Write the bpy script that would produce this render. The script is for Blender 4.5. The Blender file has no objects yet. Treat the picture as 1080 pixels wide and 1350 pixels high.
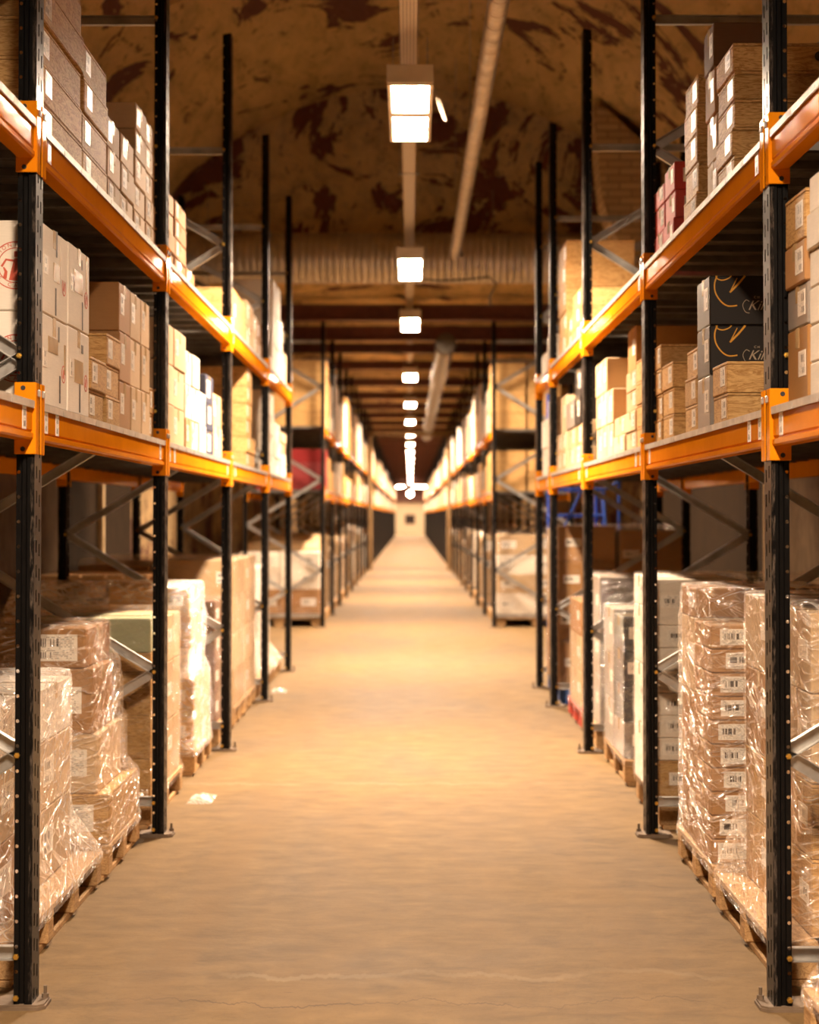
import bpy, math, random
from mathutils import Vector, noise

R = random.Random(7)
scene = bpy.context.scene
COL = scene.collection
PI = math.pi

# ------------------------------------------------------------------ helpers
class MB:
    """collects shapes; build() links them as ONE mesh object"""
    def __init__(self):
        self.v, self.f, self.m, self.uv = [], [], [], {}
    def add(self, vs, fs, mi=0):
        b = len(self.v)
        self.v += [tuple(p) for p in vs]
        for f in fs:
            self.f.append(tuple(b + i for i in f)); self.m.append(mi)
        return self
    def box(self, x0, x1, y0, y1, z0, z1, c=0.0, mi=0):
        if c <= 0:
            vs = [(x, y, z) for x in (x0, x1) for y in (y0, y1) for z in (z0, z1)]
            return self.add(vs, [(0, 1, 3, 2), (4, 6, 7, 5), (0, 4, 5, 1), (2, 3, 7, 6), (0, 2, 6, 4), (1, 5, 7, 3)], mi)
        c = min(c, .45 * min(x1 - x0, y1 - y0, z1 - z0))
        xs, ys, zs = (x0, x1), (y0, y1), (z0, z1)
        vs, idx = [], {}
        for i in (0, 1):
            for j in (0, 1):
                for k in (0, 1):
                    sx, sy, sz = (1, -1)[i], (1, -1)[j], (1, -1)[k]
                    for a in range(3):
                        p = [xs[i] + sx * c, ys[j] + sy * c, zs[k] + sz * c]
                        p[a] = (xs[i], ys[j], zs[k])[a]
                        idx[i, j, k, a] = len(vs); vs.append(tuple(p))
        g = lambda i, j, k, a: idx[i, j, k, a]
        fs = []
        for i in (0, 1):
            q = [g(i, 0, 0, 0), g(i, 1, 0, 0), g(i, 1, 1, 0), g(i, 0, 1, 0)]; fs.append(q if i else q[::-1])
            q = [g(0, i, 0, 1), g(0, i, 1, 1), g(1, i, 1, 1), g(1, i, 0, 1)]; fs.append(q if i else q[::-1])
            q = [g(0, 0, i, 2), g(1, 0, i, 2), g(1, 1, i, 2), g(0, 1, i, 2)]; fs.append(q if i else q[::-1])
        for i in (0, 1):
            for j in (0, 1):
                s = (i == j)
                q = [g(i, j, 0, 0), g(i, j, 0, 1), g(i, j, 1, 1), g(i, j, 1, 0)]; fs.append(q if s else q[::-1])
                q = [g(i, 0, j, 2), g(i, 0, j, 0), g(i, 1, j, 0), g(i, 1, j, 2)]; fs.append(q if s else q[::-1])
                q = [g(0, i, j, 1), g(0, i, j, 2), g(1, i, j, 2), g(1, i, j, 1)]; fs.append(q if s else q[::-1])
                for k in (0, 1):
                    q = [g(i, j, k, 0), g(i, j, k, 1), g(i, j, k, 2)]
                    fs.append(q if (i + j + k) % 2 else q[::-1])
        return self.add(vs, fs, mi)
    def prism(self, poly, axis, a, b, mi=0, closed=True, caps=True):
        """poly: 2D points in the two other axes (order x,y,z without axis)"""
        def mk(p, t):
            q = list(p); q.insert(axis, t); return tuple(q)
        n = len(poly)
        vs = [mk(p, a) for p in poly] + [mk(p, b) for p in poly]
        fs = [(i, (i + 1) % n, n + (i + 1) % n, n + i) for i in range(n if closed else n - 1)]
        if closed and caps:
            fs += [tuple(range(n - 1, -1, -1)), tuple(range(n, 2 * n))]
        return self.add(vs, fs, mi)
    def tube(self, pts, r, n=10, mi=0, caps=True):
        pts = [Vector(p) for p in pts]
        rings = []
        up = None
        for i, p in enumerate(pts):
            t = (pts[min(i + 1, len(pts) - 1)] - pts[max(i - 1, 0)]).normalized()
            if up is None:
                up = Vector((0, 0, 1)) if abs(t.z) < .9 else Vector((1, 0, 0))
            u = t.cross(up).normalized(); w = t.cross(u).normalized(); up = -w if up.dot(-w) > 0 else w
            u = t.cross(up).normalized(); w = t.cross(u).normalized()
            rr = r[i] if isinstance(r, (list, tuple)) else r
            rings.append([p + (u * math.cos(2 * PI * k / n) + w * math.sin(2 * PI * k / n)) * rr for k in range(n)])
        vs = [q for ring in rings for q in ring]
        fs = []
        for i in range(len(pts) - 1):
            for k in range(n):
                fs.append((i * n + k, i * n + (k + 1) % n, (i + 1) * n + (k + 1) % n, (i + 1) * n + k))
        if caps:
            fs.append(tuple(range(n - 1, -1, -1))); fs.append(tuple((len(pts) - 1) * n + k for k in range(n)))
        return self.add(vs, fs, mi)
    def bar(self, p, q, prof, side):
        """extrude 2D profile (a,b) from p to q; a along `side`, b along the third axis"""
        p, q, s = Vector(p), Vector(q), Vector(side).normalized()
        t = (q - p).normalized(); w = t.cross(s).normalized()
        n = len(prof)
        vs = [o + s * a + w * b for o in (p, q) for a, b in prof]
        fs = [(i, (i + 1) % n, n + (i + 1) % n, n + i) for i in range(n)] + [tuple(range(n - 1, -1, -1)), tuple(range(n, 2 * n))]
        return self.add(vs, fs)
    def mesh(self, name, mats, smooth=False):
        me = bpy.data.meshes.new(name)
        me.from_pydata(self.v, [], self.f); me.update()
        for m in (mats if isinstance(mats, (list, tuple)) else [mats]):
            me.materials.append(m)
        if any(self.m):
            me.polygons.foreach_set('material_index', self.m)
        if smooth:
            me.polygons.foreach_set('use_smooth', [True] * len(me.polygons))
        return me
    def build(self, name, mats, parent=None, loc=(0, 0, 0), smooth=False):
        return link(name, self.mesh(name, mats, smooth), parent, loc)

def link(name, me, parent=None, loc=(0, 0, 0), rz=0):
    o = bpy.data.objects.new(name, me); COL.objects.link(o)
    o.location = loc; o.rotation_euler = (0, 0, rz)
    if parent is not None: o.parent = parent
    return o
def tag(o, label, cat, group=None, kind=None):
    o['label'] = label; o['category'] = cat
    if group: o['group'] = group
    if kind: o['kind'] = kind
    return o
def thing(name, label, cat, loc=(0, 0, 0), group=None, kind=None):
    return tag(link(name, None, None, loc), label, cat, group, kind)
def struct(o):
    o['kind'] = 'structure'; return o
ORD = ['zeroth', 'first', 'second', 'third', 'fourth', 'fifth', 'sixth', 'seventh', 'eighth', 'ninth', 'tenth', 'eleventh', 'twelfth',
       'thirteenth', 'fourteenth', 'fifteenth', 'sixteenth', 'seventeenth', 'eighteenth', 'nineteenth', 'twentieth', 'twenty-first',
       'twenty-second', 'twenty-third', 'twenty-fourth', 'twenty-fifth', 'twenty-sixth', 'twenty-seventh', 'twenty-eighth', 'twenty-ninth',
       'thirtieth', 'thirty-first', 'thirty-second']

# ------------------------------------------------------------------ materials
class NT:
    def __init__(self, name):
        self.mat = bpy.data.materials.new(name); self.mat.use_nodes = True
        self.t = self.mat.node_tree; self.t.nodes.clear()
        self.out = self.t.nodes.new('ShaderNodeOutputMaterial')
    def n(self, typ, ins=None, **kw):
        nd = self.t.nodes.new(typ)
        for k, v in kw.items(): setattr(nd, k, v)
        for k, v in (ins or {}).items(): self.set(nd, k, v)
        return nd
    def set(self, nd, k, v):
        s = nd.inputs[k]
        if isinstance(v, bpy.types.NodeSocket): self.t.links.new(v, s)
        elif isinstance(v, bpy.types.Node): self.t.links.new(v.outputs[0], s)
        else: s.default_value = v
    def math(self, op, a, b=0.0, c=None):
        nd = self.n('ShaderNodeMath', operation=op); self.set(nd, 0, a); self.set(nd, 1, b)
        if c is not None: self.set(nd, 2, c)
        return nd.outputs[0]
    def ramp(self, fac, *stops, ease=False):
        nd = self.n('ShaderNodeValToRGB', {0: fac}); cr = nd.color_ramp
        if ease: cr.interpolation = 'EASE'
        while len(cr.elements) < len(stops): cr.elements.new(.5)
        for e, (p, c) in zip(cr.elements, stops):
            e.position = p; e.color = (*c, 1) if isinstance(c, (tuple, list)) else (c, c, c, 1)
        return nd.outputs[0]
    def mix(self, fac, a, b, blend='MIX'):
        nd = self.n('ShaderNodeMix', data_type='RGBA', blend_type=blend)
        self.set(nd, 0, fac); self.set(nd, 6, a); self.set(nd, 7, b)
        return nd.outputs[2]
    def noise(self, vec, scale, detail=3, rough=.55, dist=0):
        return self.n('ShaderNodeTexNoise', {'Vector': vec, 'Scale': scale, 'Detail': detail, 'Roughness': rough, 'Distortion': dist}).outputs[0]
    def aslant(self, vec, size, rot):
        return self.n('ShaderNodeMapping', {'Vector': vec, 'Scale': size, 'Rotation': rot}, vector_type='TEXTURE').outputs[0]
    def mapping(self, vec, scale=(1, 1, 1), rot=(0, 0, 0), loc=(0, 0, 0)):
        return self.n('ShaderNodeMapping', {'Vector': vec, 'Scale': scale, 'Rotation': rot, 'Location': loc}).outputs[0]
    def coord(self, which='Object'):
        return self.n('ShaderNodeTexCoord').outputs[which]
    def bump(self, h, strength=.3, dist=.01):
        return self.n('ShaderNodeBump', {'Height': h, 'Strength': strength, 'Distance': dist}).outputs[0]
    def bsdf(self, **kw):
        return self.n('ShaderNodeBsdfPrincipled', {k.replace('_', ' '): v for k, v in kw.items()}).outputs[0]
    def done(self, sh):
        self.t.links.new(sh, self.out.inputs[0]); return self.mat
def c4(c): return (*c, 1)

def m_plain(name, col, rough=.5, metal=0.0, coat=0.0, var=.06, spec=.5):
    t = NT(name); v = t.coord()
    nz = t.noise(v, 9, 4)
    lo = tuple(x * (1 - var * 2) for x in col); hi = tuple(min(1, x * (1 + var)) for x in col)
    c = t.ramp(nz, (.3, lo), (.7, hi))
    r = t.ramp(t.noise(v, 23, 3), (.3, rough * .8), (.7, min(1, rough * 1.2)))
    return t.done(t.bsdf(Base_Color=c, Roughness=r, Metallic=metal, Coat_Weight=coat, Specular_IOR_Level=spec, Coat_Roughness=.08))

def m_card(name, col, var=.16, rough=.62):
    """cardboard: fibres, scuffs, a tone of its own per box"""
    t = NT(name); v = t.coord()
    rnd = t.n('ShaderNodeObjectInfo').outputs['Random']
    nz = t.noise(v, 5, 5, .6)
    fib = t.noise(t.mapping(v, (8, 8, 160)), 3, 2)
    c = t.ramp(nz, (.3, tuple(x * .88 for x in col)), (.75, tuple(min(.95, x * 1.05) for x in col)))
    c = t.mix(.10, c, t.ramp(fib, (.4, tuple(x * .6 for x in col)), (.6, tuple(min(1, x * 1.2) for x in col))))
    val = t.math('MULTIPLY_ADD', rnd, var * 2, 1 - var * 1.4)
    c = t.n('ShaderNodeHueSaturation', {'Color': c, 'Value': val, 'Saturation': t.math('MULTIPLY_ADD', rnd, -.15, 1.08)}).outputs[0]
    return t.done(t.bsdf(Base_Color=c, Roughness=rough, Specular_IOR_Level=.16 if rough > .5 else .45, Normal=t.bump(t.math('ADD', nz, fib), .12, .004)))

def m_wood(name, col, dark, grain=(1.2, 1.2, 14), var=.15, rough=.5, spec=.4):
    t = NT(name); v = t.coord()
    rnd = t.n('ShaderNodeObjectInfo').outputs['Random']
    off = t.n('ShaderNodeCombineXYZ', {0: t.math('MULTIPLY', rnd, 13), 1: t.math('MULTIPLY', rnd, 7.3), 2: t.math('MULTIPLY', rnd, 3.1)}).outputs[0]
    vv = t.n('ShaderNodeVectorMath', {0: v, 1: off}, operation='ADD').outputs[0]
    m = t.mapping(vv, grain)
    n1 = t.noise(m, 3.2, 5, .6, 1.6)
    rings = t.math('FRACT', t.math('MULTIPLY', n1, 6))
    rings = t.math('ABSOLUTE', t.math('SUBTRACT', rings, .5))
    f = t.noise(t.mapping(vv, tuple(g * 7 for g in grain)), 4, 3)
    c = t.ramp(rings, (.03, dark), (.30, col), (.5, tuple(min(1, x * 1.08) for x in col)))
    c = t.mix(.4, c, t.ramp(f, (.35, dark), (.65, col)))
    val = t.math('MULTIPLY_ADD', rnd, var * 2, 1 - var)
    c = t.n('ShaderNodeHueSaturation', {'Color': c, 'Value': val}).outputs[0]
    return t.done(t.bsdf(Base_Color=c, Roughness=rough, Specular_IOR_Level=spec, Normal=t.bump(f, .15, .003)))

M = {}
M['kraft'] = m_card('cardboard_kraft', (.40, .21, .085))
M['tan'] = m_card('cardboard_tan', (.57, .40, .235))
M['white'] = m_card('cardboard_white', (.80, .72, .62), .06)
M['darkbrown'] = m_card('cardboard_dark_brown', (.17, .085, .04))
M['black'] = m_card('cardboard_black', (.013, .010, .009), .05, .36)
M['grey'] = m_card('cardboard_grey', (.26, .22, .19), .08, .32)
M['navy'] = m_card('cardboard_navy', (.045, .05, .085), .05)
M['red'] = m_card('cardboard_red', (.48, .055, .045), .06)
M['maroon'] = m_card('cardboard_maroon', (.22, .03, .03), .06)
M['green'] = m_card('cardboard_sage', (.42, .43, .26), .03)
M['pine'] = m_wood('crate_pine', (.60, .375, .155), (.33, .165, .05), (1.6, 1.6, 8.5), .13, .55, .12)
M['pallet'] = m_wood('pallet_wood', (.50, .31, .14), (.27, .14, .055), (6, 1.5, 10), .2, .7)
M['palletred'] = m_plain('pallet_red_paint', (.42, .05, .03), .6)
M['palletblue'] = m_plain('pallet_blue_paint', (.03, .09, .30), .6)
M['tape'] = m_plain('packing_tape', (.45, .30, .14), .22)
M['steel'] = m_plain('galvanised_steel', (.50, .49, .47), .42, .85, var=.15)
M['brass'] = m_plain('brass_zinc', (.72, .46, .10), .3, .9)
M['rust'] = m_plain('foot_plate_steel', (.17, .12, .08), .6, .3, var=.2)
M['enamel'] = m_plain('lamp_enamel', (.70, .63, .52), .4)
M['blue'] = m_plain('ladder_blue_paint', (.02, .085, .46), .35, coat=.3)
M['brownsteel'] = m_plain('red_oxide_steel', (.12, .035, .022), .6, var=.15)
M['darkcable'] = m_plain('dark_cable', (.02, .018, .016), .5)
M['palecable'] = m_plain('pale_cable', (.62, .52, .38), .5)
M['gold'] = m_plain('gold_print', (.75, .36, .03), .4)
M['paper'] = m_plain('pale_print', (.66, .56, .44), .5)
M['redink'] = m_plain('red_ink', (.55, .09, .05), .6)
M['cream'] = m_plain('cream_print', (.45, .36, .26), .5)
M['ink'] = m_plain('dark_ink', (.045, .03, .02), .6)
M['orangedot'] = m_plain('orange_sticker', (.9, .22, .01), .5)
M['rubber'] = m_plain('rubber', (.02, .02, .02), .7)
M['pane'] = m_plain('dark_window_glass', (.02, .018, .016), .15)

# orange beam paint: glossy, lightly scratched
t = NT('beam_orange_paint'); v = t.coord()
nz = t.noise(t.mapping(v, (6, 1.3, 9)), 6, 5, .65)
dirt = t.noise(v, 3, 5, .7)
c = t.ramp(dirt, (.3, (.60, .190, .005)), (.65, (.70, .228, .006)))
c = t.mix(t.ramp(nz, (.66, 0), (.78, .15)), c, (.50, .22, .05, 1))
M['orange'] = t.done(t.bsdf(Base_Color=c, Roughness=.5, Specular_IOR_Level=0.0, Coat_Weight=.25, Coat_Roughness=t.ramp(nz, (.35, .045), (.75, .10))))

# black upright paint with punched slots (front) and round holes (flange)
t = NT('upright_black_paint'); v = t.coord()
sx = t.n('ShaderNodeSeparateXYZ', {0: v}); X, Y, Z = sx.outputs
ax, ay = t.math('ABSOLUTE', X), t.math('ABSOLUTE', Y)
fz = t.math('MULTIPLY', t.math('SUBTRACT', t.math('FRACT', t.math('DIVIDE', Z, .076)), .5), .076)
zz = t.math('ADD', Z, t.math('MULTIPLY', t.math('GREATER_THAN', Y, 0), .012))
fs_ = t.math('MULTIPLY', t.math('SUBTRACT', t.math('FRACT', t.math('DIVIDE', zz, .076)), .5), .076)
slot = t.math('MULTIPLY', t.math('LESS_THAN', ax, .004), t.math('LESS_THAN', t.math('ABSOLUTE', t.math('SUBTRACT', ay, .020)), .006))
slot = t.math('MULTIPLY', slot, t.math('LESS_THAN', t.math('ABSOLUTE', fs_), .019))
dx = t.math('SUBTRACT', ax, .0485)
rr = t.math('ADD', t.math('MULTIPLY', dx, dx), t.math('MULTIPLY', fz, fz))
hole = t.math('MULTIPLY', t.math('LESS_THAN', rr, .0054 ** 2), t.math('GREATER_THAN', ay, .044))
cut = t.math('MAXIMUM', slot, hole)
wear = t.noise(t.mapping(v, (30, 30, 5)), 5, 5, .7)
front = t.math('LESS_THAN', ax, .012)
wf = t.math('MULTIPLY', t.ramp(wear, (.48, 0), (.66, .75)), front)
c = t.mix(wf, (.0035, .0032, .0032, 1), (.11, .085, .068, 1))
sh = t.bsdf(Base_Color=c, Roughness=t.ramp(wear, (.3, .26), (.7, .45)), Specular_IOR_Level=.14, Coat_Weight=.07, Coat_Roughness=.12)
M['post'] = t.done(t.n('ShaderNodeMixShader', {0: cut, 1: sh, 2: t.n('ShaderNodeBsdfTransparent')}).outputs[0])
M['postfar'] = m_plain('upright_black_paint_plain', (.008, .007, .007), .35, coat=.1, spec=.3)

# deck underside: dull galvanised plank
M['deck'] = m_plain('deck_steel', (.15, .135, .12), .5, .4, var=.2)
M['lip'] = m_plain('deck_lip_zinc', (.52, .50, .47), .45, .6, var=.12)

# stickers: white paper with a bar code and lines of print (uv)
def m_label(name, bars=((.1, .62, .55, .85), (.08, .5, .12, .34)), paper=(.80, .74, .66)):
    t = NT(name)
    uv = t.n('ShaderNodeUVMap').outputs[0]
    s = t.n('ShaderNodeSeparateXYZ', {0: uv}); u, w = s.outputs[0], s.outputs[1]
    rnd = t.n('ShaderNodeObjectInfo').outputs['Random']
    seed = t.math('MULTIPLY', rnd, 50)
    bar = t.n('ShaderNodeTexWhiteNoise', {0: t.n('ShaderNodeCombineXYZ', {0: t.math('FLOOR', t.math('MULTIPLY', u, 46)), 1: seed})}, noise_dimensions='2D').outputs[0]
    txt = t.n('ShaderNodeTexWhiteNoise', {0: t.n('ShaderNodeCombineXYZ', {0: t.math('FLOOR', t.math('MULTIPLY', u, 26)), 1: t.math('ADD', seed, t.math('FLOOR', t.math('MULTIPLY', w, 14)))})}, noise_dimensions='2D').outputs[0]
    line = t.math('LESS_THAN', t.math('ABSOLUTE', t.math('SUBTRACT', t.math('FRACT', t.math('MULTIPLY', w, 14)), .5)), .27)
    def rect(x0, x1, y0, y1):
        a = t.math('MULTIPLY', t.math('GREATER_THAN', u, x0), t.math('LESS_THAN', u, x1))
        b = t.math('MULTIPLY', t.math('GREATER_THAN', w, y0), t.math('LESS_THAN', w, y1))
        return t.math('MULTIPLY', a, b)
    ink = 0.0
    for (x0, x1, y0, y1) in bars:
        r = t.math('MULTIPLY', rect(x0, x1, y0, y1), t.math('GREATER_THAN', bar, .42))
        ink = r if ink == 0.0 else t.math('MAXIMUM', ink, r)
        blk = rect(x0, x1, y0, y1)
        line = t.math('MULTIPLY', line, t.math('SUBTRACT', 1, blk))
    tx = t.math('MULTIPLY', t.math('MULTIPLY', line, t.math('GREATER_THAN', txt, .55)), rect(.07, .93, .07, .93))
    ink = t.math('MAXIMUM', ink, t.math('MULTIPLY', tx, .55))
    c = t.mix(ink, c4(paper), (.05, .04, .035, 1))
    return t.done(t.bsdf(Base_Color=c, Roughness=.32, Specular_IOR_Level=.5))
M['label'] = m_label('sticker_paper')
M['labelwide'] = m_label('sticker_wide', ((.12, .55, .35, .72),))
M['labelloc'] = m_label('sticker_location', ((.1, .9, .50, .74), (.2, .8, .10, .30)), (.90, .88, .84))
M['labeldot'] = m_plain('sticker_round', (.78, .72, .62), .4)

# stretch film: clear, creased, shiny
def m_film(name, haze=.075, tint=(.97, .96, .94), gain=1.0):
    """flat between sharp creases that run aslant, as pulled film does"""
    t = NT(name); v = t.coord()
    a = t.noise(t.aslant(v, (.34, .34, .042), (.32, -.3, .1)), 1.0, 2, .45, .5)
    ra = t.math('ABSOLUTE', t.math('SUBTRACT', a, .5))
    b = t.noise(t.aslant(v, (.26, .26, .034), (-.2, .75, 0)), 1.0, 2, .45, .6)
    rb = t.math('ABSOLUTE', t.math('SUBTRACT', b, .53))
    d = t.noise(t.aslant(v, (.22, .22, .05), (.85, .2, 0)), 1.0, 2, .5, .5)
    rd = t.math('ABSOLUTE', t.math('SUBTRACT', d, .47))
    wide = t.noise(v, 9, 2, .5, .4)
    ka, kb, kd = t.ramp(ra, (0, 1), (.042, 0), ease=True), t.ramp(rb, (0, 1), (.034, 0), ease=True), t.ramp(rd, (0, 1), (.036, 0), ease=True)
    h = t.math('ADD', t.math('ADD', ka, t.math('MULTIPLY', kb, .7)), t.math('MULTIPLY', kd, .6))
    h = t.math('ADD', h, t.math('MULTIPLY', wide, 1.4))
    nrm = t.bump(h, 1.0, .013)
    crease = t.math('MAXIMUM', ka, t.math('MAXIMUM', t.math('MULTIPLY', kb, .7), t.math('MULTIPLY', kd, .7)))
    lw = t.n('ShaderNodeLayerWeight', {'Blend': .3, 'Normal': nrm}).outputs['Fresnel']
    fac = t.math('ADD', t.math('MULTIPLY', lw, .22), t.math('MULTIPLY_ADD', crease, .46 * gain, .065 * gain))
    gl = t.n('ShaderNodeBsdfGlossy', {'Color': t.n('ShaderNodeCombineXYZ', {0: fac, 1: fac, 2: fac}), 'Roughness': .14, 'Normal': nrm}).outputs[0]
    df = t.n('ShaderNodeBsdfDiffuse', {'Color': (.90, .88, .86, 1), 'Normal': nrm}).outputs[0]
    tl = t.n('ShaderNodeBsdfTranslucent', {'Color': (.90, .88, .86, 1), 'Normal': nrm}).outputs[0]
    milk = t.n('ShaderNodeMixShader', {0: .3, 1: df, 2: tl}).outputs[0]
    tr = t.n('ShaderNodeBsdfTransparent', {'Color': c4(tint)}).outputs[0]
    big = t.noise(v, 2.6, 3)
    base = t.n('ShaderNodeMixShader', {0: t.math('ADD', t.math('MULTIPLY', t.ramp(big, (.35, .2), (.7, 1)), haze * 1.6), t.math('MULTIPLY', crease, .36 * gain)), 1: tr, 2: milk}).outputs[0]
    return t.done(t.n('ShaderNodeAddShader', {0: base, 1: gl}).outputs[0])
M['film'] = m_film('stretch_film_clear')
M['filmmilk'] = m_film('stretch_film_milky', .20)
M['filmdim'] = m_film('stretch_film_dimmed', .02, (.92, .91, .89), .30)  # same clear film, colour and shine dimmed to hold down overexposed loads

# lamp diffusers
LAMP = (1.0, .755, .535)
t = NT('lamp_diffuser')
M['lamp'] = t.done(t.n('ShaderNodeEmission', {'Color': c4(LAMP), 'Strength': 185.0}).outputs[0])

# rock vault: limestone with red-brown patches
def m_rock(name, thr, col=(.46, .31, .135), patch=(.105, .042, .030), streak=(1, .35, 1)):
    t = NT(name); v = t.coord()
    big = t.noise(v, .85, 8, .66, 1.1)
    mid = t.noise(t.mapping(v, streak), 4.0, 6, .7, .5)
    fine = t.noise(v, 22, 5, .75)
    c = t.ramp(mid, (.25, tuple(x * .55 for x in col)), (.5, col), (.8, tuple(min(1, x * 1.25) for x in col)))
    spots = t.ramp(t.noise(t.mapping(v, streak), 7.5, 5, .65, .6), (.33, 1), (.41, 0))
    c = t.mix(t.math('MULTIPLY', spots, .75), c, c4(patch))
    mask = t.ramp(t.math('MULTIPLY_ADD', fine, .05, big), (thr, 0), (thr + .015, 1))
    c = t.mix(mask, c, t.mix(fine, c4(patch), c4(tuple(x * 1.5 for x in patch))))
    h = t.math('ADD', t.math('MULTIPLY', mid, 1.0), t.math('MULTIPLY', fine, .6))
    h = t.math('SUBTRACT', h, t.math('MULTIPLY', mask, .35))
    return t.done(t.bsdf(Base_Color=c, Roughness=.85, Specular_IOR_Level=.2, Normal=t.bump(h, 1.0, .09)))
M['rock'] = m_rock('limestone_vault', .60, (.72, .51, .235), (.14, .06, .042))
M['rockpatch'] = m_rock('limestone_patched', .535, (.82, .63, .37), (.17, .07, .052))
M['rockwall'] = m_rock('limestone_wall', .57, (.50, .34, .17), (.13, .055, .035))
M['plaster'] = m_plain('plaster', (.58, .47, .31), .8, var=.1)
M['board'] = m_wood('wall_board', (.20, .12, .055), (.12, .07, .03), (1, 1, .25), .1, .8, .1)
M['boardshade'] = m_wood('wall_board_shaded', (.024, .014, .007), (.014, .008, .004), (1, 1, .25), .1, .9, .05)  # board colour darkened to paint in the shade of the cross-aisle recess
M['stud'] = m_wood('timber_stud', (.56, .40, .22), (.40, .26, .12), (8, 8, 1), .05, .6)

# spiral duct
def m_duct(name, ax_, pitch, col=(.78, .70, .58)):
    t = NT(name); v = t.coord()
    s = t.n('ShaderNodeSeparateXYZ', {0: v}).outputs[ax_]
    fr = t.math('FRACT', t.math('DIVIDE', s, pitch))
    rib = t.ramp(t.math('ABSOLUTE', t.math('SUBTRACT', fr, .5)), (.30, 0), (.46, 1))
    nz = t.noise(v, 5, 4)
    c = t.ramp(nz, (.3, tuple(x * .7 for x in col)), (.7, col))
    return t.done(t.bsdf(Base_Color=c, Roughness=.36, Metallic=.55, Normal=t.bump(rib, 1.0, .016)))
M['ductx'] = m_duct('spiral_duct_wide', 0, .075, (.62, .55, .46))
M['ducty'] = m_duct('spiral_duct_slim', 1, .06, (.6, .52, .42))

M['ductshade'] = m_duct('spiral_duct_shaded', 1, .085, (.10, .085, .065))  # duct metal darkened, its shadow under the beams put into the colour
# perforated tray
t = NT('perforated_tray'); v = t.coord()
s = t.n('ShaderNodeSeparateXYZ', {0: v}).outputs
px = t.math('SUBTRACT', t.math('FRACT', t.math('DIVIDE', s[0], .02)), .5)
py = t.math('SUBTRACT', t.math('FRACT', t.math('DIVIDE', s[1], .03)), .5)
hole = t.math('LESS_THAN', t.math('ADD', t.math('MULTIPLY', px, px), t.math('MULTIPLY', py, py)), .08)
c = t.mix(hole, (.60, .52, .42, 1), (.10, .08, .06, 1))
M['tray'] = t.done(t.bsdf(Base_Color=c, Roughness=.5, Metallic=.3))

# floor: worn ochre concrete
t = NT('concrete_floor'); v = t.coord()
big = t.noise(t.mapping(v, (.9, .45, 1)), .9, 6, .62, .4)
mid = t.noise(t.mapping(v, (1, 1.8, 1)), 5, 6, .65, .3)
fine = t.noise(v, 60, 4, .7)
c = t.ramp(big, (.30, (.082, .052, .026)), (.5, (.148, .092, .037)), (.68, (.200, .122, .044)))
c = t.mix(.45, c, t.ramp(mid, (.30, (.068, .043, .023)), (.66, (.215, .136, .064))))
c = t.mix(t.ramp(fine, (.30, .35), (.46, 0)), c, (.085, .055, .034, 1))
s = t.n('ShaderNodeSeparateXYZ', {0: v}).outputs
wob = t.math('MULTIPLY', t.math('SUBTRACT', t.noise(v, .35, 2), .5), .5)
for x0, wd, am in ((-.80, .085, .40), (.72, .10, .22), (-.30, .14, .16), (.28, .14, .16)):
    d = t.math('ABSOLUTE', t.math('SUBTRACT', t.math('ADD', s[0], wob), x0))
    c = t.mix(t.math('MULTIPLY', t.ramp(d, (wd * .7, am), (wd * 1.25, 0)), t.ramp(mid, (.3, .4), (.6, 1))), c, (.155, .09, .036, 1))
# hairline crack across the aisle and pale seams
for y0, am in ((5.30, .75), (5.62, .30), (9.6, .30), (13.4, .25), (17.4, .3), (21.6, .3)):
    wv = t.math('MULTIPLY_ADD', t.noise(t.mapping(v, (2, .2, 1)), 1.4, 6, .65), .5, y0 - .25)
    d = t.math('ABSOLUTE', t.math('SUBTRACT', s[1], wv))
    k = .006 if am > .5 else .03
    c = t.mix(t.math('MULTIPLY', t.ramp(d, (k * .5, am), (k, 0)), t.ramp(t.noise(v, 1.3, 2), (.42, .15), (.6, 1))), c, (.05, .03, .018, 1) if am > .5 else (.29, .22, .14, 1))
chips = t.ramp(t.noise(t.mapping(v, (1, 2.5, 1)), 9, 2, .5, .5), (.215, 1), (.24, 0))
c = t.mix(t.math('MULTIPLY', chips, .55), c, (.07, .042, .025, 1))
h = t.math('ADD', t.math('MULTIPLY', mid, .6), t.math('MULTIPLY', fine, .25))
h = t.math('SUBTRACT', h, t.math('MULTIPLY', chips, .6))
M['floor'] = t.done(t.bsdf(Base_Color=c, Roughness=t.ramp(big, (.3, .68), (.7, .8)), Specular_IOR_Level=.22, Normal=t.bump(h, .35, .012)))

# ------------------------------------------------------------------ the hall
HW, Y0, YA, YE = 3.25, -7.0, 19.0, 135.0
SPR, RISE = 3.4, 2.9
def grid(nu, nv, fn):
    vs = [fn(i / nu, j / nv) for j in range(nv + 1) for i in range(nu + 1)]
    fs = [(j * (nu + 1) + i, j * (nu + 1) + i + 1, (j + 1) * (nu + 1) + i + 1, (j + 1) * (nu + 1) + i) for j in range(nv) for i in range(nu)]
    return vs, fs
mb = MB(); mb.box(-HW - .2, HW + .2, Y0 - .2, YE + .2, -.2, 0)
struct(mb.build('floor', M['floor']))
def vault(u, v_):
    a = PI * u; y = Y0 + (YA + .1 - Y0) * v_
    x, z = -HW * math.cos(a), SPR + RISE * math.sin(a)
    n_ = noise.fractal(Vector((x * .9, y * .6, z * .9)), 1.0, 2.0, 5) * .07
    k = Vector((math.cos(a), 0, -math.sin(a)))
    return (x + k.x * n_, y, z + k.z * n_)
mb = MB(); mb.add(*grid(56, 150, vault)); struct(mb.build('ceiling', M['rock'], smooth=True))
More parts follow.
